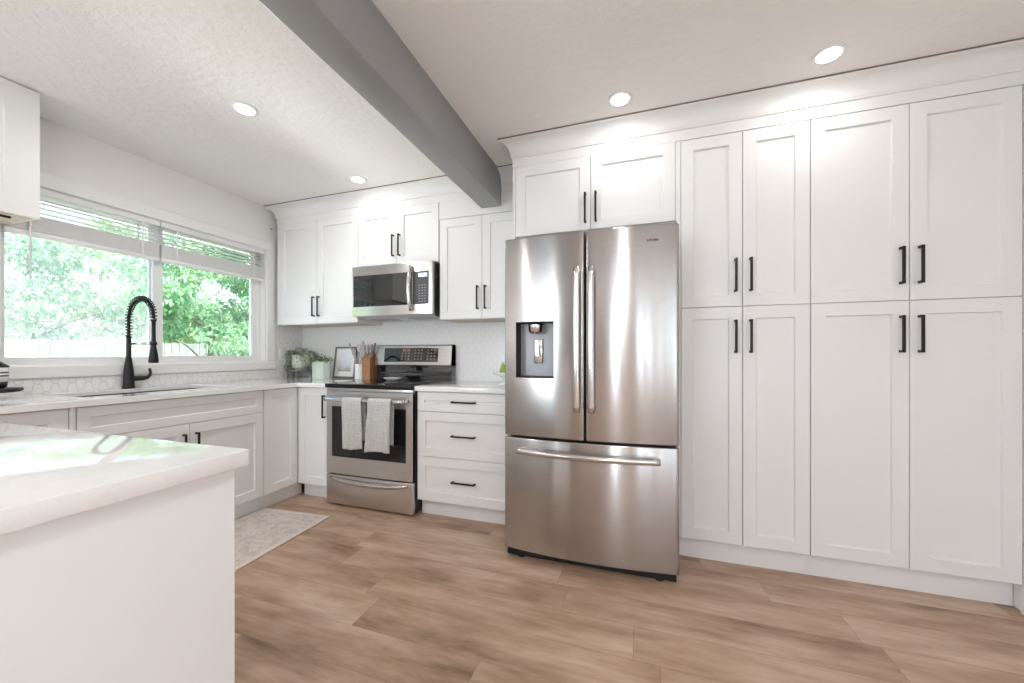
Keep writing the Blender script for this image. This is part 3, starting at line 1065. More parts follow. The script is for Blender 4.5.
# oven door
ZD0, ZD1 = 0.243, 0.866
dr = MB().cells([RX0 + 0.001, RX0 + 0.052, RX1 - 0.058, RX1 - 0.001], [ZD0, 0.372, 0.752, ZD1],
                lambda x, z: not (RX0 + 0.052 < x < RX1 - 0.058 and 0.372 < z < 0.752), 1, RF, RF + 0.034, 0.002).build('oven_door', M['steelh'], c)
MB().box(RX0 + 0.0525, RX1 - 0.0585, RF + 0.003, RF + 0.030, 0.3725, 0.7515, 0.001, 1).build('oven_window', M['ovenglass'], dr)
m = MB()
hp = []
for k in range(25):
    u = k / 24 * 2 - 1
    hp.append((RC + u * 0.340, RF - 0.058 - 0.010 * (1 - u * u), 0.812))
m.tube(hp, 0.0155, 12)
for sgn in (-1, 1):
    m.tube([(RC + sgn * 0.334, RF - 0.001, 0.812), (RC + sgn * 0.336, RF - 0.03, 0.812), (RC + sgn * 0.338, RF - 0.060, 0.812)], [0.018, 0.015, 0.014], 12)
m.build('handle', M['steels'], dr)
# storage drawer with a moulded lip for a handle
drw = MB().box(RX0 + 0.001, RX1 - 0.001, RF, RF + 0.034, 0.016, 0.234, 0.003, 2).build('storage_drawer', M['steelh'], c)
b = bmesh.new()
n = 24
rows = []
for k in range(n + 1):
    u = k / n * 2 - 1
    x = RC + u * 0.345
    zc2 = 0.190 + 0.022 * u * u
    o_ = 0.030 * (1 - u ** 6) + 0.003
    hh = 0.020 * (1 - 0.55 * u ** 4)
    rows.append([b.verts.new((x, RF + 0.0005, zc2 + hh)), b.verts.new((x, RF - o_, zc2 + hh * 0.55)), b.verts.new((x, RF - o_, zc2 - hh * 0.2)), b.verts.new((x, RF - o_ * 0.6, zc2 - hh)), b.verts.new((x, RF + 0.0005, zc2 - hh * 0.9))])
for A, B in zip(rows, rows[1:]):
    for k in range(5):
        b.faces.new((A[k], A[(k + 1) % 5], B[(k + 1) % 5], B[k]))
b.faces.new(rows[0])
b.faces.new(rows[-1][::-1])
m = MB()
m._add(b, None, True)
m.build('drawer_handle', M['steels'], drw)


# ------------------------------------------------------------------ towels on the oven door handle
def towel(x0, x1, zf, zback, label, seed, slant):
    rnd = random.Random(seed)
    nu = 22
    path = []
    yh, zh, r = RF - 0.067, 0.812, 0.0195
    L1 = 14
    for k in range(L1 + 1):
        path.append((yh + r + 0.001, zback + (zh - zback) * k / L1, 0, 1 - k / L1))
    for k in range(1, 10):
        a = pi * k / 9
        path.append((yh + r * cos(a), zh + r * sin(a), 0, 0))
    L2 = 26
    for k in range(1, L2 + 1):
        path.append((yh - r - 0.001, zh - (zh - zf) * k / L2, 1, k / L2))
    ph1, ph2 = rnd.random() * 6, rnd.random() * 6
    b = bmesh.new()
    G_ = []
    for (y, z, fr, tt) in path:
        row = []
        for i in range(nu + 1):
            u = i / nu
            wdt = (x1 - x0) * (1 + 0.05 * tt)
            x = (x0 + x1) / 2 + (u - 0.5) * wdt + slant * tt
            f = (0.007 * sin(u * 7.5 + ph1) + 0.004 * sin(u * 15 + ph2 + 2 * tt)) * tt
            yy = y - abs(f) * 1.4 if fr else y + 0.3 * abs(f)
            zz_ = z + (0.010 * sin(u * 3.0 + ph2) + slant * (u - 0.5) * 0.6) * tt
            row.append(b.verts.new((x, yy, zz_)))
        G_.append(row)
    for A, B in zip(G_, G_[1:]):
        for i in range(nu):
            b.faces.new((A[i], A[i + 1], B[i + 1], B[i]))
    m = MB()
    m._add(b, None, True)
    o = m.build('dish_towel', M['towel'], None, ((x0 + x1) / 2, yh, zh))
    so = o.modifiers.new('thickness', 'SOLIDIFY')
    so.thickness = 0.004
    so.offset = 0
    return tag(o, label, 'towel', 'dish towels on the oven handle')


towel(1.240, 1.408, 0.472, 0.52, 'light grey dish towel on the oven handle, the shorter one toward the window', 3, 0.016)
towel(1.466, 1.656, 0.456, 0.50, 'light grey dish towel on the oven handle, the longer one toward the drawers', 8, -0.012)

# ------------------------------------------------------------------ microwave over the range
MX0, MX1, MZ0, MZ1, MF = 1.0225, 1.776, 1.452, 1.866, -0.402
c = thing('microwave_oven', 'stainless steel microwave with black glass door hung above the stove', 'microwave', (1.407, -0.2, MZ0))
MB().box(MX0 + 0.003, MX1 - 0.003, MF + 0.036, YW, MZ0 + 0.006, MZ1, 0.002, 1).build('case', M['case'], c)
dr = MB().box(MX0, MX1, MF, MF + 0.035, MZ0 + 0.002, MZ1 - 0.001, 0.004, 2).build('front_panel', M['steelh'], c)
MB().box(MX0 + 0.012, MX0 + 0.575, MF - 0.002, MF + 0.004, MZ0 + 0.080, MZ1 - 0.078, 0.002, 1).build('door_glass', M['glassblack'], dr)
cp = MB().box(MX0 + 0.582, MX1 - 0.030, MF - 0.002, MF + 0.004, MZ0 + 0.080, MZ1 - 0.078, 0.002, 1).build('control_panel', M['darkgrey'], dr)
MB().box(MX0 + 0.632, MX1 - 0.045, MF - 0.0028, MF - 0.0021, MZ1 - 0.122, MZ1 - 0.094).build('display', M['display'], cp)
m = MB()
for r_ in range(7):
    for q in range(3):
        m.box(MX0 + 0.634 + q * 0.026, MX0 + 0.648 + q * 0.026, MF - 0.0028, MF - 0.0021, MZ0 + 0.098 + r_ * 0.021, MZ0 + 0.104 + r_ * 0.021)
m.build('keypad', M['print'], cp)
hp = []
for k in range(21):
    u = k / 20 * 2 - 1
    hp.append((MX0 + 0.573, MF - 0.014 - 0.036 * (1 - u * u), (MZ0 + MZ1) / 2 - 0.002 + u * 0.170))
m = MB().tube(hp, 0.017, 12)
for u in (-1, 1):
    m.tube([(MX0 + 0.573, MF - 0.0005, (MZ0 + MZ1) / 2 - 0.002 + u * 0.164), (MX0 + 0.573, MF - 0.020, (MZ0 + MZ1) / 2 - 0.002 + u * 0.164)], 0.012, 12)
m.build('handle', M['steels'], dr)
m = MB()
m.prism([(MF + 0.012, MZ0 + 0.005), (YW - 0.002, MZ0 + 0.005), (YW - 0.002, MZ0 - 0.012), (MF + 0.10, MZ0 - 0.012)], 0, MX0 + 0.01, MX1 - 0.01, 0.002)
un = m.build('bottom_vent', M['steelh'], c)
for q in (0.09, 0.46):
    m = MB().box(MX0 + q, MX0 + q + 0.22, -0.29, -0.14, MZ0 - 0.016, MZ0 - 0.0125, 0.001, 1)
    m.build('grease_filter', M['midgrey'], un)

# ------------------------------------------------------------------ refrigerator
X0, X1 = 2.556, 3.466
XC = (X0 + X1) / 2
FZ0, FZ1, FS = 0.055, 1.786, 0.684
FE, BULGE, FBK = -0.944, 0.034, -0.855                # door front at the edges, bow of the front, back of the doors
c = thing('refrigerator', 'stainless steel french door refrigerator with water dispenser', 'refrigerator', (XC, -0.5, 0))
MB().box(X0 + 0.004, X1 - 0.004, FBK + 0.012, -0.03, 0.054, FZ1 - 0.02, 0.004, 2).build('case', M['case'], c)
MB().box(X0 + 0.012, X1 - 0.012, -0.925, -0.10, 0.012, 0.0535).build('base_grille', M['blackpl'], c)
for x in (X0 + 0.09, X1 - 0.09):
    MB().lathe([(0.022, 0.0), (0.022, 0.008), (0.015, 0.012)], (x, -0.90, 0), 16).build('foot', M['blackpl'], c)


def bow(x):
    u = (x - XC) / ((X1 - X0) / 2)
    return FE - BULGE * (1 - u * u)


def fridge_door(name, x0, x1, z0, z1):
    r = 0.014
    pts = [(x0, FBK), (x0, bow(x0) + r)]
    pts += [(x0 + r * (1 - cos(a)), bow(x0 + r) + r * (1 - sin(a))) for a in [pi / 2 * k / 5 for k in range(1, 5)]]
    n = 20
    pts += [(x0 + r + (x1 - x0 - 2 * r) * k / n, bow(x0 + r + (x1 - x0 - 2 * r) * k / n)) for k in range(n + 1)]
    pts += [(x1 - r * (1 - cos(a)), bow(x1 - r) + r * (1 - sin(a))) for a in [pi / 2 * k / 5 for k in range(4, 0, -1)]]
    pts += [(x1, bow(x1) + r), (x1, FBK)]
    b = bmesh.new()
    A = [b.verts.new((p[0], p[1], z0)) for p in pts]
    B = [b.verts.new((p[0], p[1], z1)) for p in pts]
    b.faces.new(A)
    b.faces.new(B[::-1])
    for i in range(len(pts)):
        j = (i + 1) % len(pts)
        b.faces.new((A[i], B[i], B[j], A[j]))
    bmesh.ops.recalc_face_normals(b, faces=b.faces)
    es = [e for e in b.edges if len(e.link_faces) == 2 and e.calc_face_angle(0) > 1.2 and abs(e.verts[0].co.z - e.verts[1].co.z) < 1e-6]
    bmesh.ops.bevel(b, geom=es, offset=0.006, segments=3, profile=0.5, affect='EDGES')
    m = MB()
    m._add(b, None, False)
    o = m.build(name, M['steelv'], c)
    for p in o.data.polygons:
        p.use_smooth = True
    o.data.set_sharp_from_angle(angle=radians(35))
    return o


g = 0.003
dl = fridge_door('door', X0, XC - g, FS + 0.006, FZ1)
drr = fridge_door('door', XC + g, X1, FS + 0.006, FZ1)
fz = fridge_door('freezer_drawer', X0, X1, FZ0, FS - 0.006)

# the dispenser's recess is a real hole in the left door
DX0, DX1, DZ0, DZ1, DY = 2.627, 2.846, 1.012, 1.320, FBK - 0.004
cut = MB().box(DX0, DX1, -1.2, DY, DZ0, DZ1).build('cutter', None)
bo = dl.modifiers.new('cut', 'BOOLEAN')
bo.operation = 'DIFFERENCE'
bo.object = cut
bo.solver = 'EXACT'
cut.location = (0, 0, 0)
bpy.context.view_layer.update()
dg = bpy.context.evaluated_depsgraph_get()
nm = bpy.data.meshes.new_from_object(dl.evaluated_get(dg))
dl.modifiers.clear()
dl.data = nm
nm.set_sharp_from_angle(angle=radians(35))
bpy.data.objects.remove(cut)
yb = DY
disp = MB()
t_ = 0.003
yf_ = bow(2.74) + 0.010
disp.box(DX0 + 0.0005, DX0 + t_, yf_, yb, DZ0 + 0.0005, DZ1 - 0.0005)
disp.box(DX1 - t_, DX1 - 0.0005, yf_ - 0.004, yb, DZ0 + 0.0005, DZ1 - 0.0005)
disp.box(DX0 + t_, DX1 - t_, yf_, yb, DZ1 - t_, DZ1 - 0.0005)
disp.box(DX0 + t_, DX1 - t_, yf_, yb, DZ0 + 0.0005, DZ0 + 0.006)
disp = disp.build('dispenser', M['blackpl'], dl)
MB().box(DX0 + t_ + 0.001, DX1 - t_ - 0.001, yb - 0.012, yb - 0.001, DZ0 + 0.007, DZ1 - t_ - 0.001).build('back_panel', M['midgrey'], disp)
m = MB().lathe([(0.030, -0.012), (0.042, 0.0), (0.044, 0.035), (0.044, 0.043)], (2.730, yb - 0.045, DZ1 - 0.052), 20)
m.build('nozzle', M['steels'], disp)
MB().box(2.712, 2.762, yb - 0.026, yb - 0.014, DZ0 + 0.078, DZ0 + 0.215, 0.004, 2).build('paddle', M['steels'], disp)

for o_, x in ((dl, XC - 0.037), (drr, XC + 0.037)):
    yy = bow(x)
    m = MB()
    hp = []
    for k in range(25):
        u = k / 24 * 2 - 1
        hp.append((x, yy - 0.040 - 0.014 * (1 - u * u), 1.215 + u * 0.372))
    b = bmesh.new()
    rings = []
    for (hx1, hy1, hz1) in hp:
        rings.append([b.verts.new((hx1 + 0.0165 * cos(a), hy1 + 0.010 * sin(a), hz1)) for a in [2 * pi * q / 14 for q in range(14)]])
    for A, B in zip(rings, rings[1:]):
        for k in range(14):
            b.faces.new((A[k], A[(k + 1) % 14], B[(k + 1) % 14], B[k]))
    b.faces.new(rings[0][::-1])
    b.faces.new(rings[-1])
    m._add(b, None, True)
    for u in (-1, 1):
        m.box(x - 0.0115, x + 0.0115, yy - 0.046, yy + 0.004, 1.215 + u * 0.355 - 0.016, 1.215 + u * 0.355 + 0.016, 0.004, 2)
    m.build('handle', M['steels'], o_)
m = MB()
hp = []
for k in range(31):
    u = k / 30 * 2 - 1
    x = XC + u * 0.362
    hp.append((x, bow(x) - 0.042 - 0.016 * (1 - u * u), 0.617))
m.tube(hp, 0.0165, 14)
for u in (-1, 1):
    x = XC + u * 0.345
    m.box(x - 0.016, x + 0.016, bow(x) - 0.048, bow(x) + 0.004, 0.606, 0.628, 0.004, 2)
m.build('handle', M['steels'], fz)
m = MB()                                              # small maker's mark, too small to read
for k in range(5):
    x = 3.315 + k * 0.011
    m.box(x, x + 0.008, bow(x) - 0.0012, bow(x) + 0.002, 1.704, 1.715 if k % 2 else 1.712)
m.build('badge', M['darkgrey'], drr)

# ------------------------------------------------------------------ small things on the worktops
Z = CT + 0.0006
rnd = random.Random(11)


def leaf(b, p, d, up, L, W, curl=0.25):
    d = Vector(d).normalized()
    s_ = d.cross(Vector(up))
    if s_.length < 1e-3:
        s_ = d.cross(Vector((1, 0, 0)))
    s_.normalize()
    n = s_.cross(d)
    p = Vector(p)
    r0 = b.verts.new(p)
    m1 = p + d * L * 0.45 + n * L * 0.10
    a1 = b.verts.new(m1 + s_ * W / 2 + n * W * 0.12)
    c1 = b.verts.new(m1)
    a2 = b.verts.new(m1 - s_ * W / 2 + n * W * 0.12)
    tip = b.verts.new(p + d * L - n * L * curl)
    for f in ((r0, a1, c1), (r0, c1, a2), (a1, tip, c1), (c1, tip, a2)):
        b.faces.new(f)


def raw(b, name, m, parent, smooth=True):
    x = MB()
    me = bpy.data.meshes.new('tmp')
    for f in b.faces:
        f.smooth = smooth
    b.to_mesh(me)
    b.free()
    x.bm.from_mesh(me)
    bpy.data.meshes.remove(me)
    return x.build(name, m, parent)


# riser with the trailing plant on it
sx, sy = 0.185, -0.145
c = thing('plant_riser', 'small dark grey wooden riser under the cream plant pot', 'plant stand', (sx, sy, Z))
MB().lathe([(0.118, 0.064), (0.124, 0.067), (0.124, 0.078), (0.118, 0.081)], (sx, sy, Z), 36).build('top', M['greywood'], c)
for a in (0.9, 3.0, 4.1, 5.3):
    px_, py_ = sx + 0.095 * cos(a), sy + 0.095 * sin(a)
    MB().tube([(px_ + 0.008 * cos(a), py_ + 0.008 * sin(a), Z), (px_, py_, Z + 0.066)], [0.008, 0.011], 10).build('leg', M['greywood'], c)
zp = Z + 0.0816
c = thing('potted_plant', 'trailing leafy plant in a round cream speckled pot on the grey riser', 'plant', (sx + 0.005, sy, zp))
MB().lathe([(0.052, 0.0), (0.070, 0.02), (0.078, 0.06), (0.078, 0.135), (0.072, 0.135), (0.070, 0.115), (0.0, 0.115)], (sx + 0.005, sy, zp), 32, cap=False).build('pot', M['speck'], c)
MB().lathe([(0.066, 0.114), (0.060, 0.122), (0.0, 0.124)], (sx + 0.005, sy, zp), 24, cap=False).build('soil', M['soil'], c)
b = bmesh.new()
for k in range(150):
    a = rnd.random() * 2 * pi
    q = rnd.random() ** 0.6
    r_ = 0.125 * q
    x_, y_ = sx + 0.005 + r_ * cos(a), sy + r_ * sin(a)
    if y_ > -0.03 or x_ < 0.03:
        continue
    z_ = zp + 0.128 + 0.055 * (1 - q) + rnd.uniform(-0.01, 0.028)
    leaf(b, (x_, y_, z_), (cos(a + rnd.uniform(-1, 1)), sin(a + rnd.uniform(-1, 1)), rnd.uniform(-0.5, 0.6)), (0, 0, 1), rnd.uniform(0.028, 0.046), rnd.uniform(0.018, 0.028))
for k in range(9):                                    # trailing strands
    a = rnd.uniform(-3.3, 0.3)
    L = rnd.uniform(0.06, 0.15)
    for j in range(9):
        f = j / 8
        r_ = 0.092 + 0.018 * sin(f * 3)
        x_, y_ = sx + 0.005 + r_ * cos(a + 0.15 * f), sy + r_ * sin(a + 0.15 * f)
        if y_ > -0.03 or x_ < 0.03:
            continue
        leaf(b, (x_, y_, zp + 0.135 - L * f), (cos(a + rnd.uniform(-1.2, 1.2)), sin(a + rnd.uniform(-1.2, 1.2)), rnd.uniform(-0.8, 0.3)), (0, 0, 1), rnd.uniform(0.024, 0.034), 0.018)
for k in range(60):                                   # leaves lying on the riser around the pot
    a = rnd.uniform(-3.6, 0.5)
    r_ = rnd.uniform(0.088, 0.135)
    leaf(b, (sx + r_ * cos(a), sy + r_ * sin(a), zp + rnd.uniform(0.004, 0.03)), (cos(a + rnd.uniform(-1.4, 1.4)), sin(a + rnd.uniform(-1.4, 1.4)), rnd.uniform(0.0, 0.7)), (0, 0, 1), rnd.uniform(0.024, 0.036), 0.018)
raw(b, 'foliage', M['leaf2'], c)
# mint pot with a bushy plant
mx_, my_ = 0.515, -0.215
c = thing('potted_plant', 'bushy green plant in a tall faceted mint green pot', 'plant', (mx_, my_, Z))
n = 8
m = MB()
m.lathe([(0.076, 0.0), (0.078, 0.003), (0.080, 0.158), (0.074, 0.160), (0.072, 0.135), (0.0, 0.135)], (0, 0, 0), n, Matrix.Translation((mx_, my_, Z)) @ Matrix.Rotation(radians(9), 4, 'Z'), smooth=False, cap=False)
m.build('pot', M['mint'], c)
MB().lathe([(0.068, 0.134), (0.06, 0.142), (0.0, 0.145)], (mx_, my_, Z), 20, cap=False).build('soil', M['soil'], c)
b = bmesh.new()
for k in range(190):
    a = rnd.random() * 2 * pi
    q = rnd.random() ** 0.5
    r_ = 0.092 * q
    z_ = Z + 0.155 + 0.055 * (1 - q * q) * rnd.random() + rnd.uniform(-0.005, 0.02)
    leaf(b, (mx_ + r_ * cos(a), my_ + r_ * sin(a), z_), (cos(a + rnd.uniform(-0.8, 0.8)), sin(a + rnd.uniform(-0.8, 0.8)), rnd.uniform(-0.3, 0.9)), (0, 0, 1), rnd.uniform(0.022, 0.038), rnd.uniform(0.012, 0.02))
raw(b, 'foliage', M['leaf'], c)

# framed seascape leaning on the tiles
c = thing('picture_frame', 'small grey framed misty seascape leaning against the tiles behind the utensils', 'picture', (0.625, -0.07, Z))
pw_, ph_ = 0.250, 0.295
tilt = Matrix.Translation((0.518, -0.075, Z + 0.001)) @ Matrix.Rotation(radians(90 - 8), 4, 'X')
fr = MB()
for (u0, u1, v0, v1) in ((0, pw_, 0, 0.014), (0, pw_, ph_ - 0.014, ph_), (0, 0.014, 0.0141, ph_ - 0.0141), (pw_ - 0.014, pw_, 0.0141, ph_ - 0.0141)):
    fr.box(u0, u1, v0, v1, 0.0, 0.018, 0.001, 1, tilt)
fr.build('frame', M['frame'], c)
MB().box(0.0142, pw_ - 0.0142, 0.0142, ph_ - 0.0142, 0.004, 0.009, 0, 1, tilt).build('mat', M['mat'], c)
ar = MB().box(0.050, pw_ - 0.050, 0.062, ph_ - 0.050, 0.0092, 0.0098, 0, 1, tilt).build('print', M['art'], c)

# utensil crock, its utensils, and the knife block
ux, uy = 0.866, -0.125
c = thing('utensil_crock', 'white ceramic crock holding cooking utensils beside the wooden knife block', 'crock', (ux, uy, Z))
MB().lathe([(0.040, 0.0), (0.044, 0.004), (0.045, 0.135), (0.041, 0.138), (0.039, 0.13), (0.037, 0.012), (0.0, 0.012)], (ux, uy, Z), 32, cap=False).build('body', M['ceramicw'], c)
ulist = [('whitewashed wooden spoon', 'spoon', 'wooden_spoon', -0.030, 0.012, -0.105, 0.30),
         ('whitewashed slotted spatula', 'spatula', 'spatula', -0.018, -0.018, -0.070, 0.335),
         ('pale wooden fork', 'fork', 'wooden_fork', 0.002, 0.016, -0.030, 0.325),
         ('pale flat turner', 'spatula', 'turner', 0.012, -0.020, 0.015, 0.31),
         ('pale ladle', 'ladle', 'ladle', 0.028, 0.014, 0.05, 0.33)]
uw = ['leaning furthest toward the framed picture', 'second from the framed picture', 'standing in the middle of the bunch', 'just beside the knife block', 'tallest, leaning over the knife block']
for (lab, cat, nm_, ox, oy, lean, L), where in zip(ulist, uw):
    p0 = Vector((ux - ox * 0.6, uy - oy * 0.6, Z + 0.014))
    p1 = Vector((ux + ox, uy + oy, Z + 0.15))
    p1.x = ux + ox * 0.9 + lean * 0.15
    d = (p1 - p0).normalized()
    tip = p0 + d * (L - 0.03)
    m = MB().tube([p0, p0 + d * (L * 0.55), tip - d * 0.055, tip - d * 0.045], [0.006, 0.006, 0.005, 0.006], 8)
    head = [(0.0001, -0.045), (0.010, -0.040), (0.019, -0.012), (0.020, 0.01), (0.013, 0.026), (0.0001, 0.030)]
    q = d.to_track_quat('Z', 'Y').to_matrix().to_4x4()
    T = Matrix.Translation(tip) @ q @ Matrix.Diagonal((1, 0.28, 1, 1))
    m.lathe(head, (0, 0, 0), 14, T)
    if cat == 'fork':
        for s_ in (-1, 0, 1):
            m.tube([tip + Vector((s_ * 0.009, 0, 0.018)), tip + Vector((s_ * 0.011, 0, 0.048))], [0.004, 0.002], 6)
    o = m.build(nm_, M['utensil'], None, p0)
    tag(o, lab + ' in the white crock, ' + where, cat, 'utensils in the white crock')

kx, ky = 0.957, -0.105
c = thing('knife_block', 'brown wooden knife block beside the stove', 'knife block', (kx, ky, Z))
MB().prism([(-0.055, 0.0), (0.055, 0.0), (0.055, 0.215), (0.020, 0.235), (-0.055, 0.19)], 0, -0.040, 0.040, 0.003, mtx=Matrix.Translation((kx, ky, Z)) @ Matrix.Rotation(radians(4), 4, 'Z')).build('block', M['wood'], c)
for i, (ox, oy, ang) in enumerate(((-0.024, -0.020, 0.05), (0.0, -0.014, 0.12), (0.026, -0.010, 0.26), (0.020, 0.028, 0.34))):
    zt_ = Z + 0.218 + (oy + 0.02) * 0.5
    d = Vector((ang, -0.22, 1)).normalized()
    p0 = Vector((kx + ox, ky + oy, zt_ - 0.012))
    q = d.to_track_quat('Z', 'Y').to_matrix().to_4x4()
    c = thing('kitchen_knife', ('knife with grey handle in the wooden block, nearest the white crock', 'knife with grey handle in the wooden block, second from the white crock', 'knife with grey handle in the wooden block, tilted toward the stove', 'knife with grey handle at the back of the wooden block, tilted most')[i], 'knife', p0, 'knives in the wooden block')
    T = Matrix.Translation(p0) @ q
    MB().box(-0.009, 0.009, -0.006, 0.006, 0.012, 0.105, 0.004, 2, T).build('handle', M['knifegrey'], c)
    MB().box(-0.008, 0.008, -0.0012, 0.0012, -0.02, 0.0118, 0, 1, T).build('blade', M['chrome'], c)

# spoon rest on the cooktop
sx_, sy_ = 1.30, -0.235
m = MB()
m.lathe([(0.03, 0.0), (0.05, 0.003), (0.072, 0.016), (0.076, 0.020), (0.070, 0.020), (0.048, 0.007), (0.0, 0.005)], (0, 0, 0), 32, Matrix.Translation((sx_, sy_, 0.9229)) @ Matrix.Diagonal((1.15, 0.8, 1.2, 1)), cap=False)
o = m.build('spoon_rest', M['ceramicw'], None, (sx_, sy_, 0.923))
tag(o, 'small white ceramic spoon rest lying on the black cooktop', 'spoon rest')

# pears in a white footed bowl, half hidden by the fridge
px_, py_ = 2.338, -0.285
c = thing('fruit_bowl', 'white footed bowl holding green pears beside the refrigerator', 'bowl', (px_, py_, Z))
MB().lathe([(0.060, 0.0), (0.060, 0.006), (0.030, 0.014), (0.026, 0.045), (0.050, 0.060), (0.098, 0.076), (0.105, 0.090), (0.100, 0.090), (0.06, 0.072), (0.0, 0.066)], (px_, py_, Z), 40, cap=False).build('body', M['ceramicw'], c)
for i, (ox, oy, an, lab) in enumerate(((-0.016, -0.030, 0.1, 'green pear nearest the room in the white footed bowl'), (0.030, 0.012, 0.3, 'green pear leaning toward the refrigerator in the white footed bowl'), (-0.035, 0.034, -0.2, 'green pear nearest the stove in the white footed bowl'))):
    p = thing('pear', lab, 'pear', (px_ + ox, py_ + oy, Z + 0.0705), 'pears in the white bowl')
    T = Matrix.Translation((px_ + ox, py_ + oy, Z + 0.0705)) @ Matrix.Rotation(an * 0.5, 4, 'Y')
    MB().lathe([(0.006, 0.0), (0.022, 0.006), (0.030, 0.022), (0.029, 0.038), (0.020, 0.056), (0.014, 0.070), (0.010, 0.078), (0.002, 0.080)], (0, 0, 0), 20, T).build('flesh', M['pear'], p)
    MB().tube([T @ Vector((0, 0, 0.078)), T @ Vector((0.003, 0, 0.098))], 0.002, 6).build('stem', M['stem'], p)

# striped canister on a black pedestal tray, at the end of the window counter
kx, ky = 0.235, -2.038
c = thing('pedestal_tray', 'round black pedestal tray on the counter at the picture edge, beside the window', 'tray', (kx, ky, Z))
MB().lathe([(0.050, 0.0), (0.050, 0.006), (0.046, 0.012), (0.044, 0.030)], (kx, ky, Z), 32).build('foot', M['black'], c)
MB().lathe([(0.050, 0.030), (0.128, 0.034), (0.134, 0.040), (0.134, 0.052), (0.0, 0.049)], (kx, ky, Z), 48, cap=False).build('plate', M['black'], c)
zk = Z + 0.0525
p_ = (kx - 0.010, ky + 0.035, zk)
c = thing('canister', 'white canister with thin black stripes and a black cone lid, on the black pedestal tray', 'canister', p_)
MB().lathe([(0.045, 0.0), (0.053, 0.008), (0.056, 0.030)], p_, 32).build('base', M['black'], c)
MB().lathe([(0.056, 0.0302), (0.058, 0.036), (0.058, 0.098), (0.056, 0.104)], p_, 32).build('body', M['ceramicw'], c)
for z_ in (0.058, 0.074):
    MB().lathe([(0.0584, z_), (0.0586, z_ + 0.001), (0.0586, z_ + 0.006), (0.0584, z_ + 0.007)], p_, 32).build('stripe', M['black'], c)
MB().lathe([(0.060, 0.1042), (0.060, 0.110), (0.030, 0.135), (0.014, 0.142), (0.010, 0.150), (0.013, 0.160), (0.010, 0.170), (0.001, 0.172)], p_, 32).build('lid', M['black'], c)


# outlets
def outlet(T, label):
    o = thing('wall_outlet', label, 'outlet', T.to_translation())
    MB().box(-0.036, 0.036, -0.058, 0.058, 0.0003, 0.006, 0.002, 2, T).build('cover_plate', M['trim'], o)
    for v in (-0.026, 0.026):
        s_ = MB().box(-0.016, 0.016, v - 0.017, v + 0.017, 0.0062, 0.008, 0.001, 1, T).build('socket', M['vinyl'], o)
        m = MB()
        for u in (-0.006, 0.006):
            m.box(u - 0.0012, u + 0.0012, v - 0.004, v + 0.006, 0.0081, 0.0084, 0, 1, T)
        m.build('slots', M['darkgrey'], s_)
    return o


outlet(frontT(('x', XL + 0.009), -0.235, 1.150), 'white double outlet on the tiles between window and corner plants')
m = MB().lathe([(0.008, 0.0), (0.008, 0.003), (0.003, 0.004), (0.003, 0.012), (0.006, 0.014), (0.0, 0.016)], (0, 0, 0), 12, Matrix.Translation((XL + 0.0003, -0.345, 2.300)) @ Matrix.Rotation(pi / 2, 4, 'Y'), cap=False)
tag(m.build('wall_hook', M['midgrey'], None, (XL, -0.345, 2.300)), 'tiny grey hook on the wall above the window corner', 'hook')

# ------------------------------------------------------------------ rug
b = MB().box(-0.295, 0.295, -0.60, 0.60, 0.0005, 0.0085, 0.003, 2)
rug = b.build('runner_rug', M['rug'])
rug.rotation_euler = (0, 0, radians(4.0))
R4 = Matrix.Rotation(radians(4.0), 3, 'Z')
corner = R4 @ Vector((0.295, 0.60, 0))
rug.location = (1.222 - corner.x, -0.842 - corner.y, 0)
tag(rug, 'faded beige and grey patterned runner rug on the floor in front of the sink', 'rug')

# ------------------------------------------------------------------ garden outside the window
GZ = -0.45
g_ = MB().box(-24, -0.3, -10, 22, GZ - 0.1, GZ).build('lawn', M['grass'])
struct(MB().box(-4.2, -0.16, -6, 6, GZ + 0.001, GZ + 0.03).build('added_bounce_patio', mat('added_patio_concrete', (0.62, 0.60, 0.57), 0.8, vary=0.05)))  # unseen pale slab added to bounce sunlight up through the window
tag(g_, 'green lawn outside the window', 'lawn', None, 'stuff')


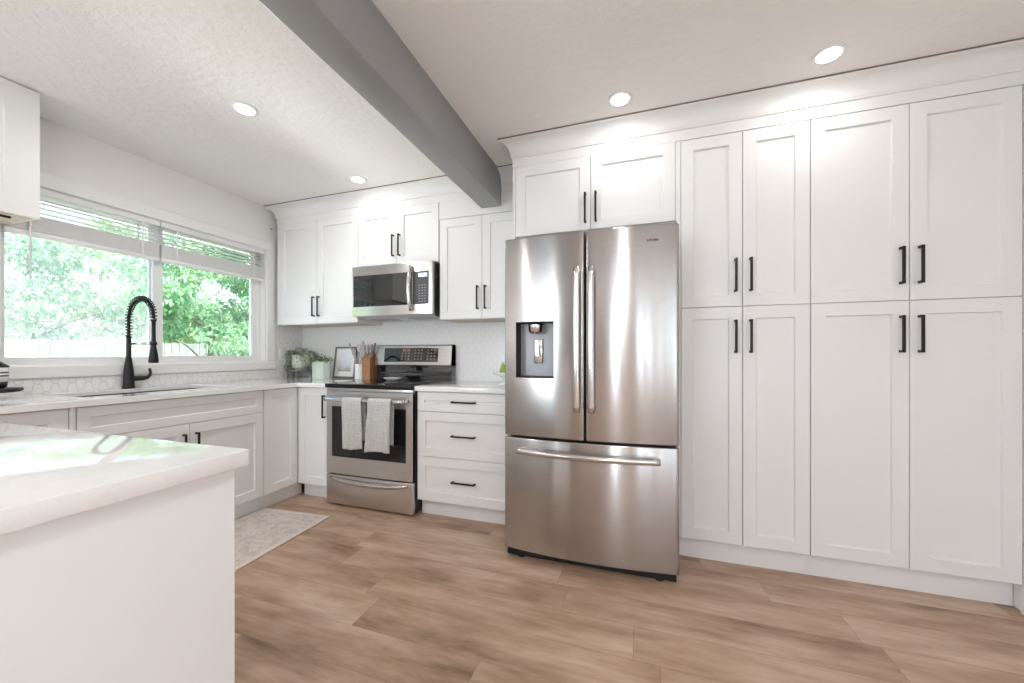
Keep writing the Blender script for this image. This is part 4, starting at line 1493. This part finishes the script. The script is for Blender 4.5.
def tree(x, y, h, r, m, label, seed, n=1500, z0=0.25, ls=0.16):
    rr = random.Random(seed)
    o = thing('garden_tree', label, 'tree', (x, y, GZ), 'trees outside the window')
    t_ = MB().tube([(x, y, GZ + 0.002), (x + 0.05, y, GZ + h * 0.3), (x - 0.03, y + 0.05, GZ + h * 0.5)], [0.09, 0.06, 0.02], 10)
    for k in range(5):
        a = k * 2.4 + seed
        zz_ = GZ + h * (0.22 + 0.06 * k)
        t_.tube([(x, y, zz_), (x + cos(a) * r * 0.35, y + sin(a) * r * 0.35, zz_ + h * 0.10), (x + cos(a) * r * 0.7, y + sin(a) * r * 0.7, zz_ + h * 0.16)], [0.025, 0.016, 0.008], 6)
    t_.build('trunk', M['bark'], o)
    b = bmesh.new()
    cl = []
    for k in range(60):
        a = rr.random() * 2 * pi
        f = rr.random()
        q = rr.random() ** 0.5
        rad = r * (0.35 + 0.65 * sin(pi * min(1, 0.15 + 0.8 * f))) * q
        cl.append((Vector((x + rad * cos(a), y + rad * sin(a), GZ + h * (z0 + (1 - z0) * f))), r * rr.uniform(0.18, 0.36)))
    for k in range(n):
        cc, cr = cl[rr.randrange(len(cl))]
        v = Vector((rr.gauss(0, 1), rr.gauss(0, 1), rr.gauss(0, 1))).normalized()
        p = cc + Vector((v.x, v.y, v.z * 0.62)) * cr * rr.random() ** 0.33
        d = (v + Vector((rr.uniform(-1, 1), rr.uniform(-1, 1), rr.uniform(-1.2, 0.3)))).normalized()
        leaf(b, p, d, (rr.uniform(-0.4, 0.4), rr.uniform(-0.4, 0.4), 1), ls * rr.uniform(0.6, 1.3), ls * rr.uniform(0.35, 0.7))
    raw(b, 'foliage', m, o, False)
    return o


tree(-6.4, 3.3, 4.7, 1.5, M['fol_b'], 'deep green leafy tree outside the window pane nearest the room corner', 1, 7000, 0.12, 0.15)
tree(-9.8, 6.9, 5.6, 2.6, M['fol_a'], 'tall pale green tree far back behind the deep green one', 2, 5000, 0.12, 0.2)
tree(-9.4, 3.5, 5.0, 1.9, M['fol_a'], 'pale green round tree outside, behind the black faucet', 3, 6000, 0.14, 0.18)
tree(-8.6, 1.3, 4.1, 1.5, M['fol_c'], 'hazy blue green tree outside the large window pane, near the tilt wand', 4, 5000, 0.14, 0.16)
tree(-11.5, -0.6, 3.4, 1.6, M['fol_a'], 'low pale tree outside at the far edge of the window', 5, 2500, 0.14, 0.18)
for i, (x, y, lab) in enumerate(((-5.2, 3.5, 'low green garden shrub outside below the meeting window stiles'), (-5.4, 1.0, 'low hazy garden shrub outside behind the large window pane'), (-5.0, 5.4, 'low dark green garden shrub at the foot of the deep green tree'))):
    o = tree(x, y, 1.9, 0.75, M['fol_c' if i != 2 else 'fol_b'], lab, 20 + i, 900, 0.15, 0.10)
    o.name = 'garden_shrub'
    o['category'] = 'shrub'
    o['group'] = 'shrubs outside the window'
# white fence along the garden
c = thing('garden_fence', 'pale white board fence across the garden outside the window', 'fence', (-7.2, 3, GZ))
m = MB()
k = 0
y = -3.0
while y < 11.0:
    m.box(-7.2, -7.18, y, y + 0.13, GZ + 0.06, GZ + 1.86 + 0.012 * (k % 3), 0, 1)
    y += 0.15
    k += 1
m.build('boards', M['fencew'], c)
m = MB()
for z_ in (0.35, 1.5):
    m.box(-7.178, -7.13, -3.0, 11.0, GZ + z_, GZ + z_ + 0.08)
m.build('rails', M['fencew'], c)
for k in range(7):
    MB().box(-7.30, -7.202, -3.0 + k * 2.3, -2.9 + k * 2.3, GZ, GZ + 1.95, 0.004, 1).build('post', M['fencew'], c)
# pale neighbouring house beyond
c = thing('neighbour_house', 'pale neighbouring house half hidden by trees beyond the white fence', 'house', (-16.5, 0, GZ))
MB().box(-18.5, -14.5, -3.5, 3.6, GZ, GZ + 2.7).build('walls', M['siding'], c)
MB().prism([(-18.9, GZ + 2.65), (-14.1, GZ + 2.65), (-16.5, GZ + 4.0)], 1, -3.9, 4.0).build('roof', M['shingle'], c)
for y in (-1.8, 0.9):
    MB().box(-14.51, -14.46, y, y + 1.1, GZ + 1.0, GZ + 2.1, 0.01, 1).build('window', M['glassblack'], c)
